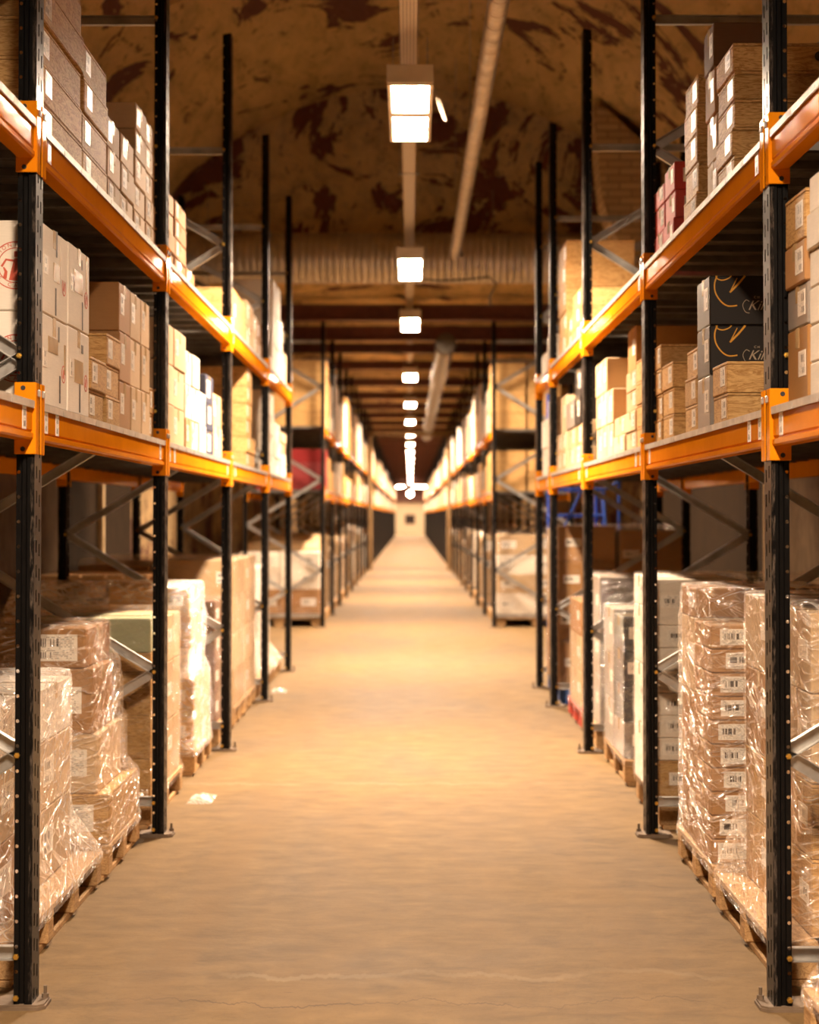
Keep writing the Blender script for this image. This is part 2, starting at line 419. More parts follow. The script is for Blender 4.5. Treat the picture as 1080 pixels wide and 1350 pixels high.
def tym(u, v_):
    a = PI * u; zt = SPR + RISE * math.sin(a); x = -HW * math.cos(a)
    zb = min(4.34, zt)
    z = zb + (zt - zb) * v_
    return (x, YA + noise.fractal(Vector((x * .8, 3.1, z * .8)), 1, 2, 4) * .10 - .05, z)
mb = MB(); mb.add(*grid(60, 24, tym)); struct(mb.build('wall_arch', M['rockpatch'], smooth=True))
mb = MB(); mb.box(-HW, HW, Y0 - .2, Y0, 0, 6.4); struct(mb.build('wall_rear', M['rockwall']))
for nm, s in (('wall_left', -1), ('wall_right', 1)):
    def side(u, v_, s=s):
        y, z = Y0 + (YE - Y0) * u, 4.6 * v_
        k = .06 if y < 24 else 0
        return (s * (HW + noise.fractal(Vector((s * 9, y * .9, z * .9)), 1, 2, 4) * k), y, z)
    mb = MB(); vs, fs = grid(340, 10, side)
    mb.add(vs, fs if s > 0 else [f[::-1] for f in fs])
    struct(mb.build(nm, M['rockwall'], smooth=True))
# timber lining on the wall behind the first racks: boards with pale studs, the cross-aisle ones darkened as shade
for nm, s, spans in (('wall_left', -1, ((7.6, 15.4), (15.42, 18.95))), ('wall_right', 1, ((11.6, 15.0), (15.02, 22.4)))):
    for a, b in spans:
        mb = MB(); mb.box(min(s * 3.10, s * 3.13), max(s * 3.10, s * 3.13), a, b, 0, 2.9)
        struct(mb.build(nm + '_boards', M['board' if b < 16 else 'boardshade']))
k = 0
for s, ys in ((-1, (8.9, 12.4, 16.9)), (1, (11.75, 14.2))):
    for y in ys:
        k += 1
        mb = MB(); mb.box(min(s * 3.03, s * 3.095), max(s * 3.03, s * 3.095), y - .03, y + .03, 0, 2.9, .006)
        struct(mb.build('trim_%d' % k, M['stud']))
t = NT('old_brick'); v = t.coord()
sp = t.n('ShaderNodeSeparateXYZ', {0: v}).outputs
bv = t.n('ShaderNodeCombineXYZ', {0: t.math('ADD', sp[0], sp[1]), 1: sp[2]}).outputs[0]
br = t.n('ShaderNodeTexBrick', {'Vector': bv, 'Color1': (.50, .36, .20, 1), 'Color2': (.38, .26, .14, 1), 'Mortar': (.22, .15, .08, 1), 'Scale': 1.0, 'Mortar Size': .008, 'Brick Width': .24, 'Row Height': .075})
M['brick'] = t.done(t.bsdf(Base_Color=br.outputs[0], Roughness=.85, Normal=t.bump(br.outputs[1], -.8, .01)))
mb = MB(); mb.prism([(1.95, 4.7), (2.05, 4.4), (2.2, 4.0), (2.45, 3.4), (2.9, 2.95), (3.22, 2.9), (3.22, 4.0), (2.9, 4.6), (2.5, 5.15), (2.0, 5.62), (1.85, 5.65)], 1, 17.2, 17.75)
struct(mb.build('column_brick_corbel', M['brick']))
# lower hall beyond the arch: flat rock ceiling carried on red-oxide beams
def flat(u, v_):
    x, y = -HW + 2 * HW * u, YA - .1 + (YE - YA + .1) * v_
    return (x, y, 4.42 - noise.fractal(Vector((x * .7, y * .5, 1.7)), 1, 2, 3) * .06)
mb = MB(); vs, fs = grid(10, 260, flat); mb.add(vs, [f[::-1] for f in fs]); struct(mb.build('ceiling_lower', M['rock'], smooth=True))
def ibeam(mb_, y, z, h, w):
    tw, tf = .012, .018
    p = [(-w / 2, z), (w / 2, z), (w / 2, z + tf), (tw, z + tf), (tw, z + h - tf), (w / 2, z + h - tf), (w / 2, z + h), (-w / 2, z + h), (-w / 2, z + h - tf), (-tw, z + h - tf), (-tw, z + tf), (-w / 2, z + tf)]
    return mb_.prism([(y + a, b) for a, b in p], 0, -HW, HW)
y, k = 22.7, 0
FR_ = [23.0 + 2.8 * i for i in range(9)] + [48.6 + 2.8 * i for i in range(31)]
ys = [22.7, 25.3, 27.2, 30.5, 34.4, 38.2, 41.9] + [45.8 + 3.75 * i for i in range(24)]
for y in ys:
    k += 1
    q = min(FR_, key=lambda a: abs(a - y))
    if abs(q - y) < .2: y = q + math.copysign(.2, y - q)
    h = .21 if k < 3 else .15
    mb = MB(); ibeam(mb, y, 4.10 if k < 4 else 4.12, h, .16)
    struct(mb.build('ceiling_beam_%d' % k, M['brownsteel']))
# timber portal where the far racks begin
for nm, x0, x1, z0, z1 in (('portal_trim_1', -1.15, -1.05, 0, 3.85), ('portal_trim_2', 1.02, 1.12, 0, 3.85), ('portal_trim_3', -1.15, 1.12, 3.72, 3.86)):
    mb = MB(); y1 = 47.5
    mb.box(x0, x1, 47.35, y1 + (.003 if 'trim_3' in nm else 0), z0, z1, .008); struct(mb.build(nm, M['board']))
mb = MB(); mb.box(-HW, HW, YE, YE + .2, 0, 4.6); struct(mb.build('wall_end', M['plaster']))
mb = MB(); mb.box(-HW, HW, YE - .35, YE - .002, 2.6, 4.38, .02); struct(mb.build('wall_end_lintel', M['brownsteel']))
w = struct(link('window_1', None, None, (-.02, YE - .03, 0)))
mb = MB(); mb.box(-.36, .36, -.02, .02, .9, 1.55); mb.build('pane', M['pane'], w)
mb = MB()
for a in ((-.40, .40, .84, .90), (-.40, .40, 1.55, 1.61), (-.40, -.36, .90, 1.55), (.36, .40, .90, 1.55), (-.015, .015, .9, 1.55)):
    mb.box(a[0], a[1], -.03, .022, a[2], a[3])
mb.build('window_frame', M['brownsteel'], w)

# ------------------------------------------------------------------ racks
AX = {'L': -1.15, 'R': 1.10}; OUT = {'L': -1, 'R': 1}
SIDE = {'L': 'left-side', 'R': 'right-side'}
BASE = {('L', 1): 1.85, ('L', 2): 2.715, ('R', 1): 1.83, ('R', 2): 2.675}
PH = 4.6
PH_LOW = 4.30
HALF = [(.05, 0), (.05, .022), (.042, .027), (.042, .038), (.048, .041), (.048, .056), (.034, .056)]
def post_mesh(o, PH=PH, detail=True):
    """local x = depth away from the aisle plane (signed), y across"""
    mb = MB(); s = o
    prof = [(d * s, -u) for u, d in HALF[::-1]] + [(d * s, u) for u, d in HALF]
    if not detail:
        prof = [(0, -.05), (0, .05), (s * .056, .048), (s * .056, -.048)]
        mb.prism(prof, 2, 0, PH)
        return mb.mesh('post', M['postfar'])
    mb.prism(prof, 2, .006, PH, closed=False)
    return mb.mesh('post', M['post'])
CHAN = [(-.022, 0), (.022, 0), (.022, .026), (.019, .026), (.019, .003), (-.019, .003), (-.019, .026), (-.022, .026)]
NODES = [(.16, .16), (.16, .77), (1.38, .77), (1.38, 1.99), (2.60, 1.99), (2.60, 3.24), (3.85, 3.24), (3.85, 3.85)]  # (rear z, front z)
cache = {}
def cached(key, fn):
    if key not in cache: cache[key] = fn()
    return cache[key]
def hexbolt(r, ln):
    mb = MB(); pts = [(r * math.cos(PI / 3 * i), r * math.sin(PI / 3 * i)) for i in range(6)]
    mb.prism(pts, 1, -ln, 0); mb.prism([(a * .62, b * .62) for a, b in pts], 1, -ln - .006, -ln)
    return mb.mesh('bolt', M['brass'])
def brace_mesh(o, zr, zf):
    mb = MB()
    p, q = (o * .046, 0, zf), (o * 1.054, 0, zr)
    t_ = (Vector(q) - Vector(p)).normalized()
    mb.bar(Vector(p) - t_ * .02, Vector(q) + t_ * .02, [(a, b - .013) for a, b in CHAN], t_.cross(Vector((0, 1, 0))))
    return mb.mesh('brace', M['steel'])
def foot_mesh(o, sg):
    mb = MB(); pts = []
    x0, x1, w, c = -.04, .125, .062, .02
    pl = [(x0 + c, -w), (x1 - c, -w), (x1, -w + c), (x1, w - c), (x1 - c, w), (x0 + c, w), (x0, w - c), (x0, -w + c)]
    mb.prism([(a * o * sg, b) for a, b in pl], 2, 0, .010)
    pl2 = [(a * .94 + .002, b * .94) for a, b in pl]
    mb.prism([(a * o * sg, b) for a, b in pl2], 2, .010, .016)
    return mb.mesh('base_plate', M['rust'])
def anchor_mesh():
    mb = MB(); hx = [(.011 * math.cos(PI / 3 * i), .011 * math.sin(PI / 3 * i)) for i in range(6)]
    mb.prism(hx, 2, 0, .012); mb.prism([(a * .5, b * .5) for a, b in hx], 2, .012, .036)
    return mb.mesh('anchor_bolt', M['rust'])
def frame(s, y, label, lvl):
    """lvl 2: near frame in full, 1: mid, 0: far"""
    o = OUT[s]
    f = thing('rack_upright', label, 'rack frame', (AX[s], y, 0), 'upright frames of the pallet racks')
    for nm, x, sg in (('front', 0, 1), ('rear', o * 1.1, -1)):
        p = link('post', cached(('post', o * sg, lvl), lambda: post_mesh(o * sg, PH if lvl > 1 else PH_LOW, lvl > 0)), f, (x, 0, 0))
        if lvl > 0:
            b = link('base_plate', cached(('foot', o, sg), lambda: foot_mesh(o, sg)), f, (x, 0, 0))
            if lvl > 1:
                link('anchor_bolt', cached('anchor', anchor_mesh), b, (-o * sg * .024, .03, .016))
                for z in ([.035, .16, .77, 1.99, 3.24, 3.85] if sg > 0 else [.16, 1.38, 3.85]):
                    link('bolt', cached('bolt', lambda: hexbolt(.009, .008)), p, (o * sg * .0485, -.048, z))
    for zr, zf in (NODES if lvl > 0 else NODES[1:6:2]):
        link('brace', cached(('brace', o, zr, zf), lambda: brace_mesh(o, zr, zf)), f)
    return f
def beam_mesh(o, L):
    """front face towards the aisle at x=0, top at z=0; length along y"""
    mb = MB()
    pr = [(.004, 0), (.004, -.083), (.008, -.087), (.008, -.091), (.001, -.094), (.001, -.108), (.006, -.114), (.052, -.114), (.052, -.03), (.03, -.03), (.03, 0)]
    mb.prism([(a * o, z) for a, z in pr], 1, 0, L)
    return mb.mesh('beam', M['orange'])
def conn_mesh(o, end):
    """end=0: near end (post lies at -y), end=1: far end (post at +y)"""
    mb = MB(); g = 1 if end else -1
    z0, z1 = -.158, .062
    yy = sorted((0, g * .046))
    mb.box(min(-.006 * o, -.001 * o), max(-.006 * o, -.001 * o), yy[0], yy[1], z0, z1, .002)      # flange on the post front
    yy = sorted((-g * .006, 0))
    a, b = sorted((-.006 * o, .060 * o))
    mb.box(a, b, yy[0], yy[1], z0, z1, .002)                                                       # end plate
    return mb.mesh('connector', M['orange'])
def conn_hole():
    mb = MB(); mb.tube([(0, -.0075, 0), (0, -.0055, 0)], .0075, 14)
    return mb.mesh('bolt_hole', M['rubber'])
def pin_mesh(o):
    mb = MB(); mb.box(min(-o * .012, -o * .006), max(-o * .012, -o * .006), -.012, .012, -.011, .011, .003)
    return mb.mesh('locking_pin', M['lip'])
def plate_uv(mb_, name, mat, ax_):
    me = mb_.mesh(name, mat)
    uv = me.uv_layers.new(name='UVMap')
    xs = [v.co[ax_] for v in me.vertices]; zs = [v.co.z for v in me.vertices]
    a0, a1, z0, z1 = min(xs), max(xs), min(zs), max(zs)
    for lp in me.loops:
        co = me.vertices[lp.vertex_index].co
        uv.data[lp.index].uv = ((co[ax_] - a0) / (a1 - a0), (co.z - z0) / (z1 - z0))
    return me
def loc_label(o):
    mb = MB(); mb.box(min(0, -.0012 * o), max(0, -.0012 * o), -.024, .024, -.040, .040)
    return plate_uv(mb, 'location_label', M['labelloc'], 1)
def deck_mesh(o, L):
    mb = MB(); n = max(1, round(L / .3)); w = (L - .020) / n; pr = []
    for i in range(n):
        a = i * w + .010
        pr += [(a + .003, -.030), (a + .003, -.002), (a + w * .42, -.002), (a + w * .42 + .006, -.012), (a + w * .58 - .006, -.012), (a + w * .58, -.002), (a + w - .003, -.002), (a + w - .003, -.030)]
    mb.prism(pr, 0, o * .032, o * 1.068, closed=False)
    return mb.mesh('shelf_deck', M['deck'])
def lip_mesh(o, L):
    mb = MB(); n = max(1, round(L / .3)); w = L / n
    L -= .020; w = L / n
    top = [(0, .001), (L, .001)]
    bot = []
    for i in range(n, 0, -1):
        b, a = i * w, (i - 1) * w
        bot += [(b, -.004), (b - .004, -.022), (a + .006, -.022), (a + .004, -.004)]
    mb.prism([(a, z) for a, z in top + bot], 0, min(-.004 * o, .001 * o), max(-.004 * o, .001 * o))
    mb.box(min(0, .035 * o), max(0, .035 * o), 0, L, -.0015, .001)
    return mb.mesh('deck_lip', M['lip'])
def bay(s, y0, y1, where, lvl, rear=True, levels=(1, 2)):
    o = OUT[s]; L = round(y1 - y0 - .116, 3); ya = y0 + .058
    for lv in levels:
        z = BASE[s, lv]; nm = 'lower' if lv == 1 else 'upper'
        for r in ((0, 1) if rear else (0,)):
            oo = o if r == 0 else -o
            x = AX[s] + (0 if r == 0 else o * 1.1)
            lab = 'orange %s %s beam of the %s rack, %s' % ('front' if r == 0 else 'rear', nm, SIDE[s], where)
            b = link('rack_beam', cached(('beam', oo, L), lambda: beam_mesh(oo, L)), None, (x, ya, z - .004))
            tag(b, lab, 'rack beam', 'orange load beams', 'thing')
            if lvl > 0:
                for e in (0, 1):
                    cn = link('connector', cached(('conn', oo, e), lambda: conn_mesh(oo, e)), b, (0, L * e + (.001 if e else -.001) * -1, 0))
                    if lvl > 1 and r == 0:
                        if e == 1:
                            for zz in (.045, -.142):
                                link('bolt_hole', cached('chole', conn_hole), cn, (o * .033, .0, zz))
                        link('locking_pin', cached(('pin', o), lambda: pin_mesh(o)), cn, (0, .028 * (1 if e else -1), .03))
                if r == 0:
                    for yy in ((.07, .24, L - .12) if lv == 1 else (.10,)):
                        link('location_label', cached(('loc', o), lambda: loc_label(o)), b, (o * .0036, yy, -.046))
        d = link('shelf_deck', cached(('deck', o, L), lambda: deck_mesh(o, L)), None, (AX[s], ya, z))
        tag(d, 'ribbed grey steel %s deck of the %s rack, %s' % (nm, SIDE[s], where), 'shelf', 'steel shelf decks')
        link('deck_lip', cached(('lip', o, L), lambda: lip_mesh(o, L)), d, (0, .010, 0))
POSTS = {'L': [5.27, 8.05, 10.95, 13.85, 16.5], 'R': [5.25, 8.04, 10.85, 13.45, 14.92]}
for s in 'LR':
    for i, y in enumerate(POSTS[s]):
        frame(s, y, 'black %s rack frame with zigzag braces, %s beside the aisle' % (SIDE[s], ORD[i + 1]), 2)
    bay(s, POSTS[s][0] - 2.8, POSTS[s][0], 'before its first black post', 2)
    for i in range(4):
        bay(s, POSTS[s][i], POSTS[s][i + 1], 'past its %s black post' % ORD[i + 1], 2)
MID = [23.0 + 2.8 * i for i in range(9)]
FAR = [48.6 + 2.8 * i for i in range(31)]
for s in 'LR':
    for i, y in enumerate(MID):
        frame(s, y, 'black %s rack frame beyond the cross aisle, %s of that row' % (SIDE[s], ORD[i + 1]), 1)
    for i in range(8):
        bay(s, MID[i], MID[i + 1], '%s bay beyond the cross aisle' % ORD[i + 1], 1 if i < 3 else 0, rear=(i == 0))
    for i, y in enumerate(FAR):
        frame(s, y, 'tiny black %s rack frame past the pale portal, %s of that row' % (SIDE[s], ORD[i + 1]), 0)
    for i in range(30):
        for lv in (1, 2):
            o = OUT[s]
            b = link('rack_beam', cached(('beam', o, 2.684), lambda: beam_mesh(o, 2.684)), None, (AX[s], FAR[i] + .058, BASE[s, lv] - .004))
            tag(b, 'tiny orange %s beam of the %s rack, %s bay past the pale portal' % ('lower' if lv == 1 else 'upper', SIDE[s], ORD[i + 1]), 'rack beam', 'orange load beams', 'thing')

# ------------------------------------------------------------------ cartons and crates
def sticker(o, face, w, h, mat='label'):
    """thin paper label lying on local face: 'a' aisle face, 'n' face towards the entrance"""
    mb = MB()
    if face == 'a':
        mb.box(min(0, -o * .0012), max(0, -o * .0012), -w / 2, w / 2, -h / 2, h / 2); return plate_uv(mb, 'shipping_label', M[mat], 1)
    mb.box(-w / 2, w / 2, -.0012, 0, -h / 2, h / 2); return plate_uv(mb, 'shipping_label', M[mat], 0)
def carton_mesh(w, d, h, mat):
    mb = MB(); g = .0015
    mb.box(-d / 2, d / 2, -w / 2, w / 2, 0, h, .0045)
    return mb.mesh('cardboard_carton', M[mat])
def tape_mesh(o, w, d, h):
    mb = MB(); tw = .024; e = .0008
    xf = -o * (d / 2 + e)
    pr = [(-d / 2 - e, h - min(.06, h * .4)), (-d / 2 - e, h + e), (d / 2 + e, h + e), (d / 2 + e, h - min(.06, h * .4)), (d / 2 + .0001, h - min(.06, h * .4)), (d / 2 + .0001, h + .0001), (-d / 2 - .0001, h + .0001), (-d / 2 - .0001, h - min(.06, h * .4))]
    mb.prism(pr, 1, -tw, tw)
    return mb.mesh('packing_tape', M['tape'])
def crate_mesh(w, d, h):
    mb = MB(); t_ = .009; lid = .010
    hh = h - lid - .0015
    mb.box(-d / 2, d / 2, -w / 2, w / 2, 0, hh, .002)
    # end panels stand a touch proud between the side boards, as nailed wine crates do
    mb.box(-d / 2 - .0015, d / 2 + .0015, -w / 2 + t_, w / 2 - t_, .004, hh - .002)
    return mb.mesh('wooden_crate', M['pine'])
def lid_mesh(w, d, h):
    mb = MB(); mb.box(-d / 2 - .001, d / 2 + .001, -w / 2 - .001, w / 2 + .001, h - .010, h, .0015)
    return mb.mesh('lid', M['pine'])
DESC = {'kraft': 'plain brown carton', 'tan': 'light tan carton', 'white': 'white printed carton', 'darkbrown': 'dark brown carton', 'black': 'black carton',
        'grey': 'dark grey carton', 'navy': 'navy blue carton', 'red': 'red carton', 'maroon': 'maroon carton', 'green': 'sage green carton', 'pine': 'pine wine crate'}
def box_thing(kind, o, x, y, z, w, d, h, label, group, stick='a', rz=0.0, parts=True, lab=None, jit=True):
    w, d, h = round(w, 3), round(d, 3), round(h, 3)
    if kind == 'pine':
        b = link('wooden_crate', cached(('crate', w, d, h), lambda: crate_mesh(w, d, h)), None, (x, y, z), rz)
        tag(b, label, 'crate', group)
        link('lid', cached(('lid', w, d, h), lambda: lid_mesh(w, d, h)), b)
    else:
        b = link('cardboard_carton', cached(('carton', w, d, h, kind), lambda: carton_mesh(w, d, h, kind)), None, (x, y, z), rz)
        tag(b, label, 'box', group)
        if parts:
            link('packing_tape', cached(('tape', o, w, d, h), lambda: tape_mesh(o, w, d, h)), b)
    if stick and parts:
        lw, lh, mt = lab or (min(.10, w * .3), min(.085, h * .62), 'label')
        k = R.uniform(-.06, .06) if jit else 0
        if 'a' in stick:
            link('shipping_label', cached(('st', o, 'a', lw, lh, mt), lambda: sticker(o, 'a', lw, lh, mt)), b, (-o * (d / 2 + (.0017 if kind == 'pine' else .0001)), -w * .5 + lw * .5 + max(.015, w * (.12 + k * .5)), h * (.55 + k * .6)))
        if 'n' in stick:
            link('shipping_label', cached(('st', o, 'n', lw, lh, mt), lambda: sticker(o, 'n', lw, lh, mt)), b, (-o * (d / 2 - lw / 2 - (.02 + abs(k) * .7 if d < .6 else d * .1)), -w / 2 - .0002, h * .52))
    return b
def pos_words(i, n):
    if n == 1: return 'alone on the deck'
    if i == n - 1: return 'topmost'
    if i == 0: return 'bottom'
    return ORD[i + 1] + ' from bottom'
count = {}
def stack(s, lv, post, y0, y1, hs, kind, d0=.04, dep=.42, z0=None, stick='a', rows=None, lab=None, jit=.004):
    """a column of boxes; label tells rack, shelf, the post it follows, its place in that bay and its height in the stack"""
    o = OUT[s]; key = (s, lv, post); count[key] = count.get(key, 0) + 1; k = count[key]
    z = BASE[s, lv] + .002 if z0 is None else z0; out = []
    for i, h in enumerate(hs):
        kd = kind if isinstance(kind, str) else kind[i]
        jy, jd = R.uniform(-jit, jit) * .5, R.uniform(-jit, jit) * 1.5 + jit * 1.5
        w = y1 - y0 - .008
        where = 'past %s post' % ORD[post] if post else 'before first post'
        st = ORD[k] + ' stack'
        nm = 'lower' if lv == 1 else 'upper'
        lb = '%s, %s rack %s shelf %s, %s, %s' % (DESC[kd], SIDE[s], nm, where, st, pos_words(i, len(hs)) if len(hs) > 1 else 'single')
        b = box_thing(kd, o, AX[s] + o * (d0 + jd + dep / 2), (y0 + y1) / 2 + jy, z, w, dep, h - .002, lb, 'boxes on the %s %s shelf' % (SIDE[s], nm), stick, R.uniform(-.004, .004), lab=lab)
        out.append(b); z += h
    return out
def text_mesh(txt, size, shear=0.0, mat='cream', name='print'):
    cu = bpy.data.curves.new(name, 'FONT'); cu.body = txt; cu.size = size; cu.shear = shear; cu.align_x = 'CENTER'; cu.extrude = .0004
    ob = bpy.data.objects.new(name, cu); COL.objects.link(ob)
    bpy.context.view_layer.update()
    me = bpy.data.meshes.new_from_object(ob.evaluated_get(bpy.context.evaluated_depsgraph_get()))
    bpy.data.objects.remove(ob); bpy.data.curves.remove(cu)
    me.name = name; me.materials.clear(); me.materials.append(M[mat])
    return me
def stand(me):
    """text lies in xy; stand it up facing -y"""
    for v in me.vertices: v.co = (v.co.x, -v.co.z, v.co.y)
    return me
def ribbon(mb_, pts, wd, y=-.001):
    """flat band through 2D (x,z) points, facing -y"""
    n = len(pts); up, dn = [], []
    for i, p in enumerate(pts):
        a, b = pts[max(i - 1, 0)], pts[min(i + 1, n - 1)]
        t_ = Vector((b[0] - a[0], b[1] - a[1])).normalized(); q = Vector((-t_.y, t_.x))
        ww = (wd[i] if isinstance(wd, list) else wd) / 2
        up.append((p[0] + q.x * ww, p[1] + q.y * ww)); dn.append((p[0] - q.x * ww, p[1] - q.y * ww))
    vs = [(a, y, b) for a, b in up] + [(a, y, b) for a, b in dn] + [(a, y + .0008, b) for a, b in up] + [(a, y + .0008, b) for a, b in dn]
    fs = []
    for i in range(n - 1):
        fs.append((i, n + i, n + i + 1, i + 1)); fs.append((2 * n + i, 2 * n + i + 1, 3 * n + i + 1, 3 * n + i))
        fs.append((i, i + 1, 2 * n + i + 1, 2 * n + i)); fs.append((n + i, 3 * n + i, 3 * n + i + 1, n + i + 1))
    mb_.add(vs, fs)

# --- left rack, lower shelf
W1 = stack('L', 1, 1, 5.335, 5.76, [.292, .286], 'white', d0=.010, dep=.46, lab=(.06, .06, 'label'), jit=0)
W2 = stack('L', 1, 1, 5.77, 6.15, [.297, .286], 'white', d0=.010, dep=.46, lab=(.06, .06, 'label'), jit=0)
stack('L', 1, 1, 6.33, 6.67, [.122, .122], 'pine', dep=.5)
stack('L', 1, 1, 6.67, 6.985, [.122, .122, .122], 'pine', dep=.5)
stack('L', 1, 1, 6.99, 7.275, [.205, .205, .203], ['kraft', 'kraft', 'kraft'], dep=.40)
stack('L', 1, 1, 7.28, 7.565, [.205, .205, .203], 'tan', dep=.40)
stack('L', 1, 1, 7.57, 7.815, [.205, .205, .203], 'tan', dep=.40)
stack('L', 1, 1, 7.825, 7.975, [.12, .12], 'pine', dep=.4)
stack('L', 1, 2, 8.13, 8.60, [.2, .2, .2], 'tan', dep=.42)
stack('L', 1, 2, 8.605, 9.05, [.2, .2, .2], 'tan', dep=.42)
stack('L', 1, 2, 9.06, 9.32, [.17, .185, .18], ['tan', 'white', 'white'], dep=.42)
stack('L', 1, 2, 9.325, 9.63, [.17, .185, .18], 'white', dep=.42)
stack('L', 1, 2, 9.635, 9.94, [.17, .185], 'white', dep=.42)
stack('L', 1, 2, 9.96, 10.33, [.15, .16, .17], 'navy', dep=.35, lab=(.17, .10, 'label'))
stack('L', 1, 2, 10.345, 10.82, [.2, .2], 'tan', dep=.36)
stack('L', 1, 2, 10.2, 10.8, [.24, .24], 'darkbrown', d0=.48, dep=.4)
stack('L', 1, 3, 12.40, 13.14, [.115, .115], 'pine', dep=.5)
stack('L', 1, 3, 12.42, 12.86, [.125, .12, .125, .14], 'pine', dep=.5, z0=BASE['L', 1] + .234)
stack('L', 1, 3, 13.22, 13.74, [.33, .30], 'darkbrown', d0=.4, dep=.4)
stack('L', 1, 4, 14.2, 14.98, [.17, .17, .17, .19], 'white', dep=.4)
stack('L', 1, 4, 15.0, 15.68, [.16, .16, .16], 'white', dep=.4)
stack('L', 1, 4, 15.72, 16.38, [.12, .11, .1, .1], ['white', 'white', 'tan', 'tan'], dep=.4)
# --- left rack, upper shelf
stack('L', 2, 1, 5.44, 6.18, [.13] * 5, 'pine', dep=.6)
stack('L', 2, 1, 6.19, 6.70, [.13] * 4, 'pine', dep=.6)
stack('L', 2, 1, 6.71, 7.01, [.125] * 3, 'tan', dep=.35)
stack('L', 2, 1, 7.03, 7.36, [.125] * 3, 'tan', dep=.35)
stack('L', 2, 1, 7.38, 7.685, [.117] * 5, 'tan', dep=.30)
stack('L', 2, 1, 7.69, 7.975, [.117] * 5, 'tan', dep=.30)
rl = (.07, .07, 'labeldot')
stack('L', 2, 2, 8.2, 8.62, [.098] * 4, 'kraft', dep=.4, lab=rl)
stack('L', 2, 2, 8.625, 9.04, [.098] * 4, 'kraft', dep=.4, lab=rl)
stack('L', 2, 2, 9.05, 9.4, [.11], 'kraft', dep=.4, lab=rl)
stack('L', 2, 3, 11.35, 12.35, [.31], 'pine', dep=.48)
stack('L', 2, 3, 12.4, 12.95, [.18, .18], 'tan', dep=.45)
stack('L', 2, 3, 13.0, 13.36, [.17, .16], 'tan', dep=.45)
stack('L', 2, 3, 13.37, 13.74, [.165, .155], 'kraft', dep=.45)
stack('L', 2, 3, 11.5, 12.3, [.30, .30], 'pine', d0=.6, dep=.42)
stack('L', 2, 3, 12.35, 13.2, [.30, .36], 'kraft', d0=.6, dep=.42)
stack('L', 2, 4, 14.0, 14.7, [.14], 'white', dep=.4)
stack('L', 2, 4, 14.75, 15.6, [.28, .28, .28], 'white', dep=.4)
stack('L', 2, 4, 15.62, 16.0, [.33, .26], 'white', dep=.4)
stack('L', 2, 4, 16.02, 16.38, [.32], 'tan', dep=.4)
# --- right rack, lower shelf
stack('R', 1, 0, 4.45, 4.90, [.107] * 6, 'white', dep=.4, lab=(.08, .05, 'label'))
SA = stack('R', 1, 0, 4.915, 5.18, [.225, .125, .125, .145], ['kraft', 'grey', 'kraft', 'pine'], dep=.35, lab=(.09, .075, 'label'))
stack('R', 1, 1, 6.17, 6.465, [.115, .115], 'pine', dep=.5)
BK = stack('R', 1, 1, 6.48, 6.765, [.205, .19, .19], ['grey', 'black', 'black'], dep=.50, jit=0)
stack('R', 1, 1, 6.785, 7.075, [.115] * 3, 'pine', dep=.5)
stack('R', 1, 1, 7.43, 7.745, [.115] * 3, 'pine', dep=.5)
stack('R', 1, 1, 7.755, 7.97, [.113] * 4, 'pine', dep=.7)
stack('R', 1, 2, 8.13, 8.63, [.112] * 4, 'pine', dep=.4)
stack('R', 1, 2, 8.66, 9.07, [.105] * 4, 'tan', dep=.4)
stack('R', 1, 2, 9.08, 9.57, [.105] * 2, 'tan', dep=.5)
stack('R', 1, 2, 9.12, 9.45, [.24, .24], 'kraft', d0=.10, dep=.35, z0=BASE['R', 1] + .214)
stack('R', 1, 2, 9.6, 9.895, [.195, .195], 'tan', dep=.4)
stack('R', 1, 2, 9.9, 10.2, [.195, .195, .2], 'tan', dep=.4)
stack('R', 1, 2, 10.205, 10.5, [.195, .195, .2], 'tan', dep=.4)
stack('R', 1, 3, 10.96, 11.42, [.145, .145, .19, .19], ['tan', 'tan', 'black', 'black'], dep=.4, lab=(.12, .1, 'label'))
stack('R', 1, 3, 11.44, 11.88, [.145, .145, .19, .19], ['tan', 'kraft', 'black', 'black'], dep=.4, lab=(.12, .1, 'label'))
stack('R', 1, 3, 11.9, 12.5, [.15, .14, .2], ['tan', 'tan', 'grey'], dep=.4)
stack('R', 1, 3, 12.52, 12.93, [.15, .14, .27], 'tan', dep=.4)
stack('R', 1, 3, 12.95, 13.34, [.15, .14], 'tan', dep=.4)
stack('R', 1, 4, 13.6, 14.15, [.2, .2, .22], 'white', dep=.4)
stack('R', 1, 4, 14.2, 14.8, [.24, .24], 'white', dep=.4)
# --- right rack, upper shelf
CR = stack('R', 2, 1, 6.01, 6.345, [.1] * 5, 'pine', dep=.75)
stack('R', 2, 1, 6.37, 6.585, [.17, .17, .175, .165], ['tan', 'tan', 'kraft', 'darkbrown'], dep=.27)
stack('R', 2, 1, 6.77, 7.085, [.118] * 5, 'pine', dep=.5)
stack('R', 2, 1, 7.37, 7.66, [.12, .12, .125], 'red', dep=.28, stick='an', lab=(.06, .06, 'labeldot'))
stack('R', 2, 1, 7.665, 7.96, [.12, .12, .09], 'red', dep=.28)
stack('R', 2, 3, 11.45, 12.0, [.12] * 3, 'pine', dep=.5)
stack('R', 2, 3, 12.05, 12.45, [.12, .12], 'pine', dep=.4)
stack('R', 2, 3, 12.5, 13.15, [.17] * 5, 'pine', dep=.5)
stack('R', 2, 4, 13.85, 14.2, [.31], 'white', dep=.4)
stack('R', 2, 4, 14.25, 14.8, [.2], 'white', dep=.4)
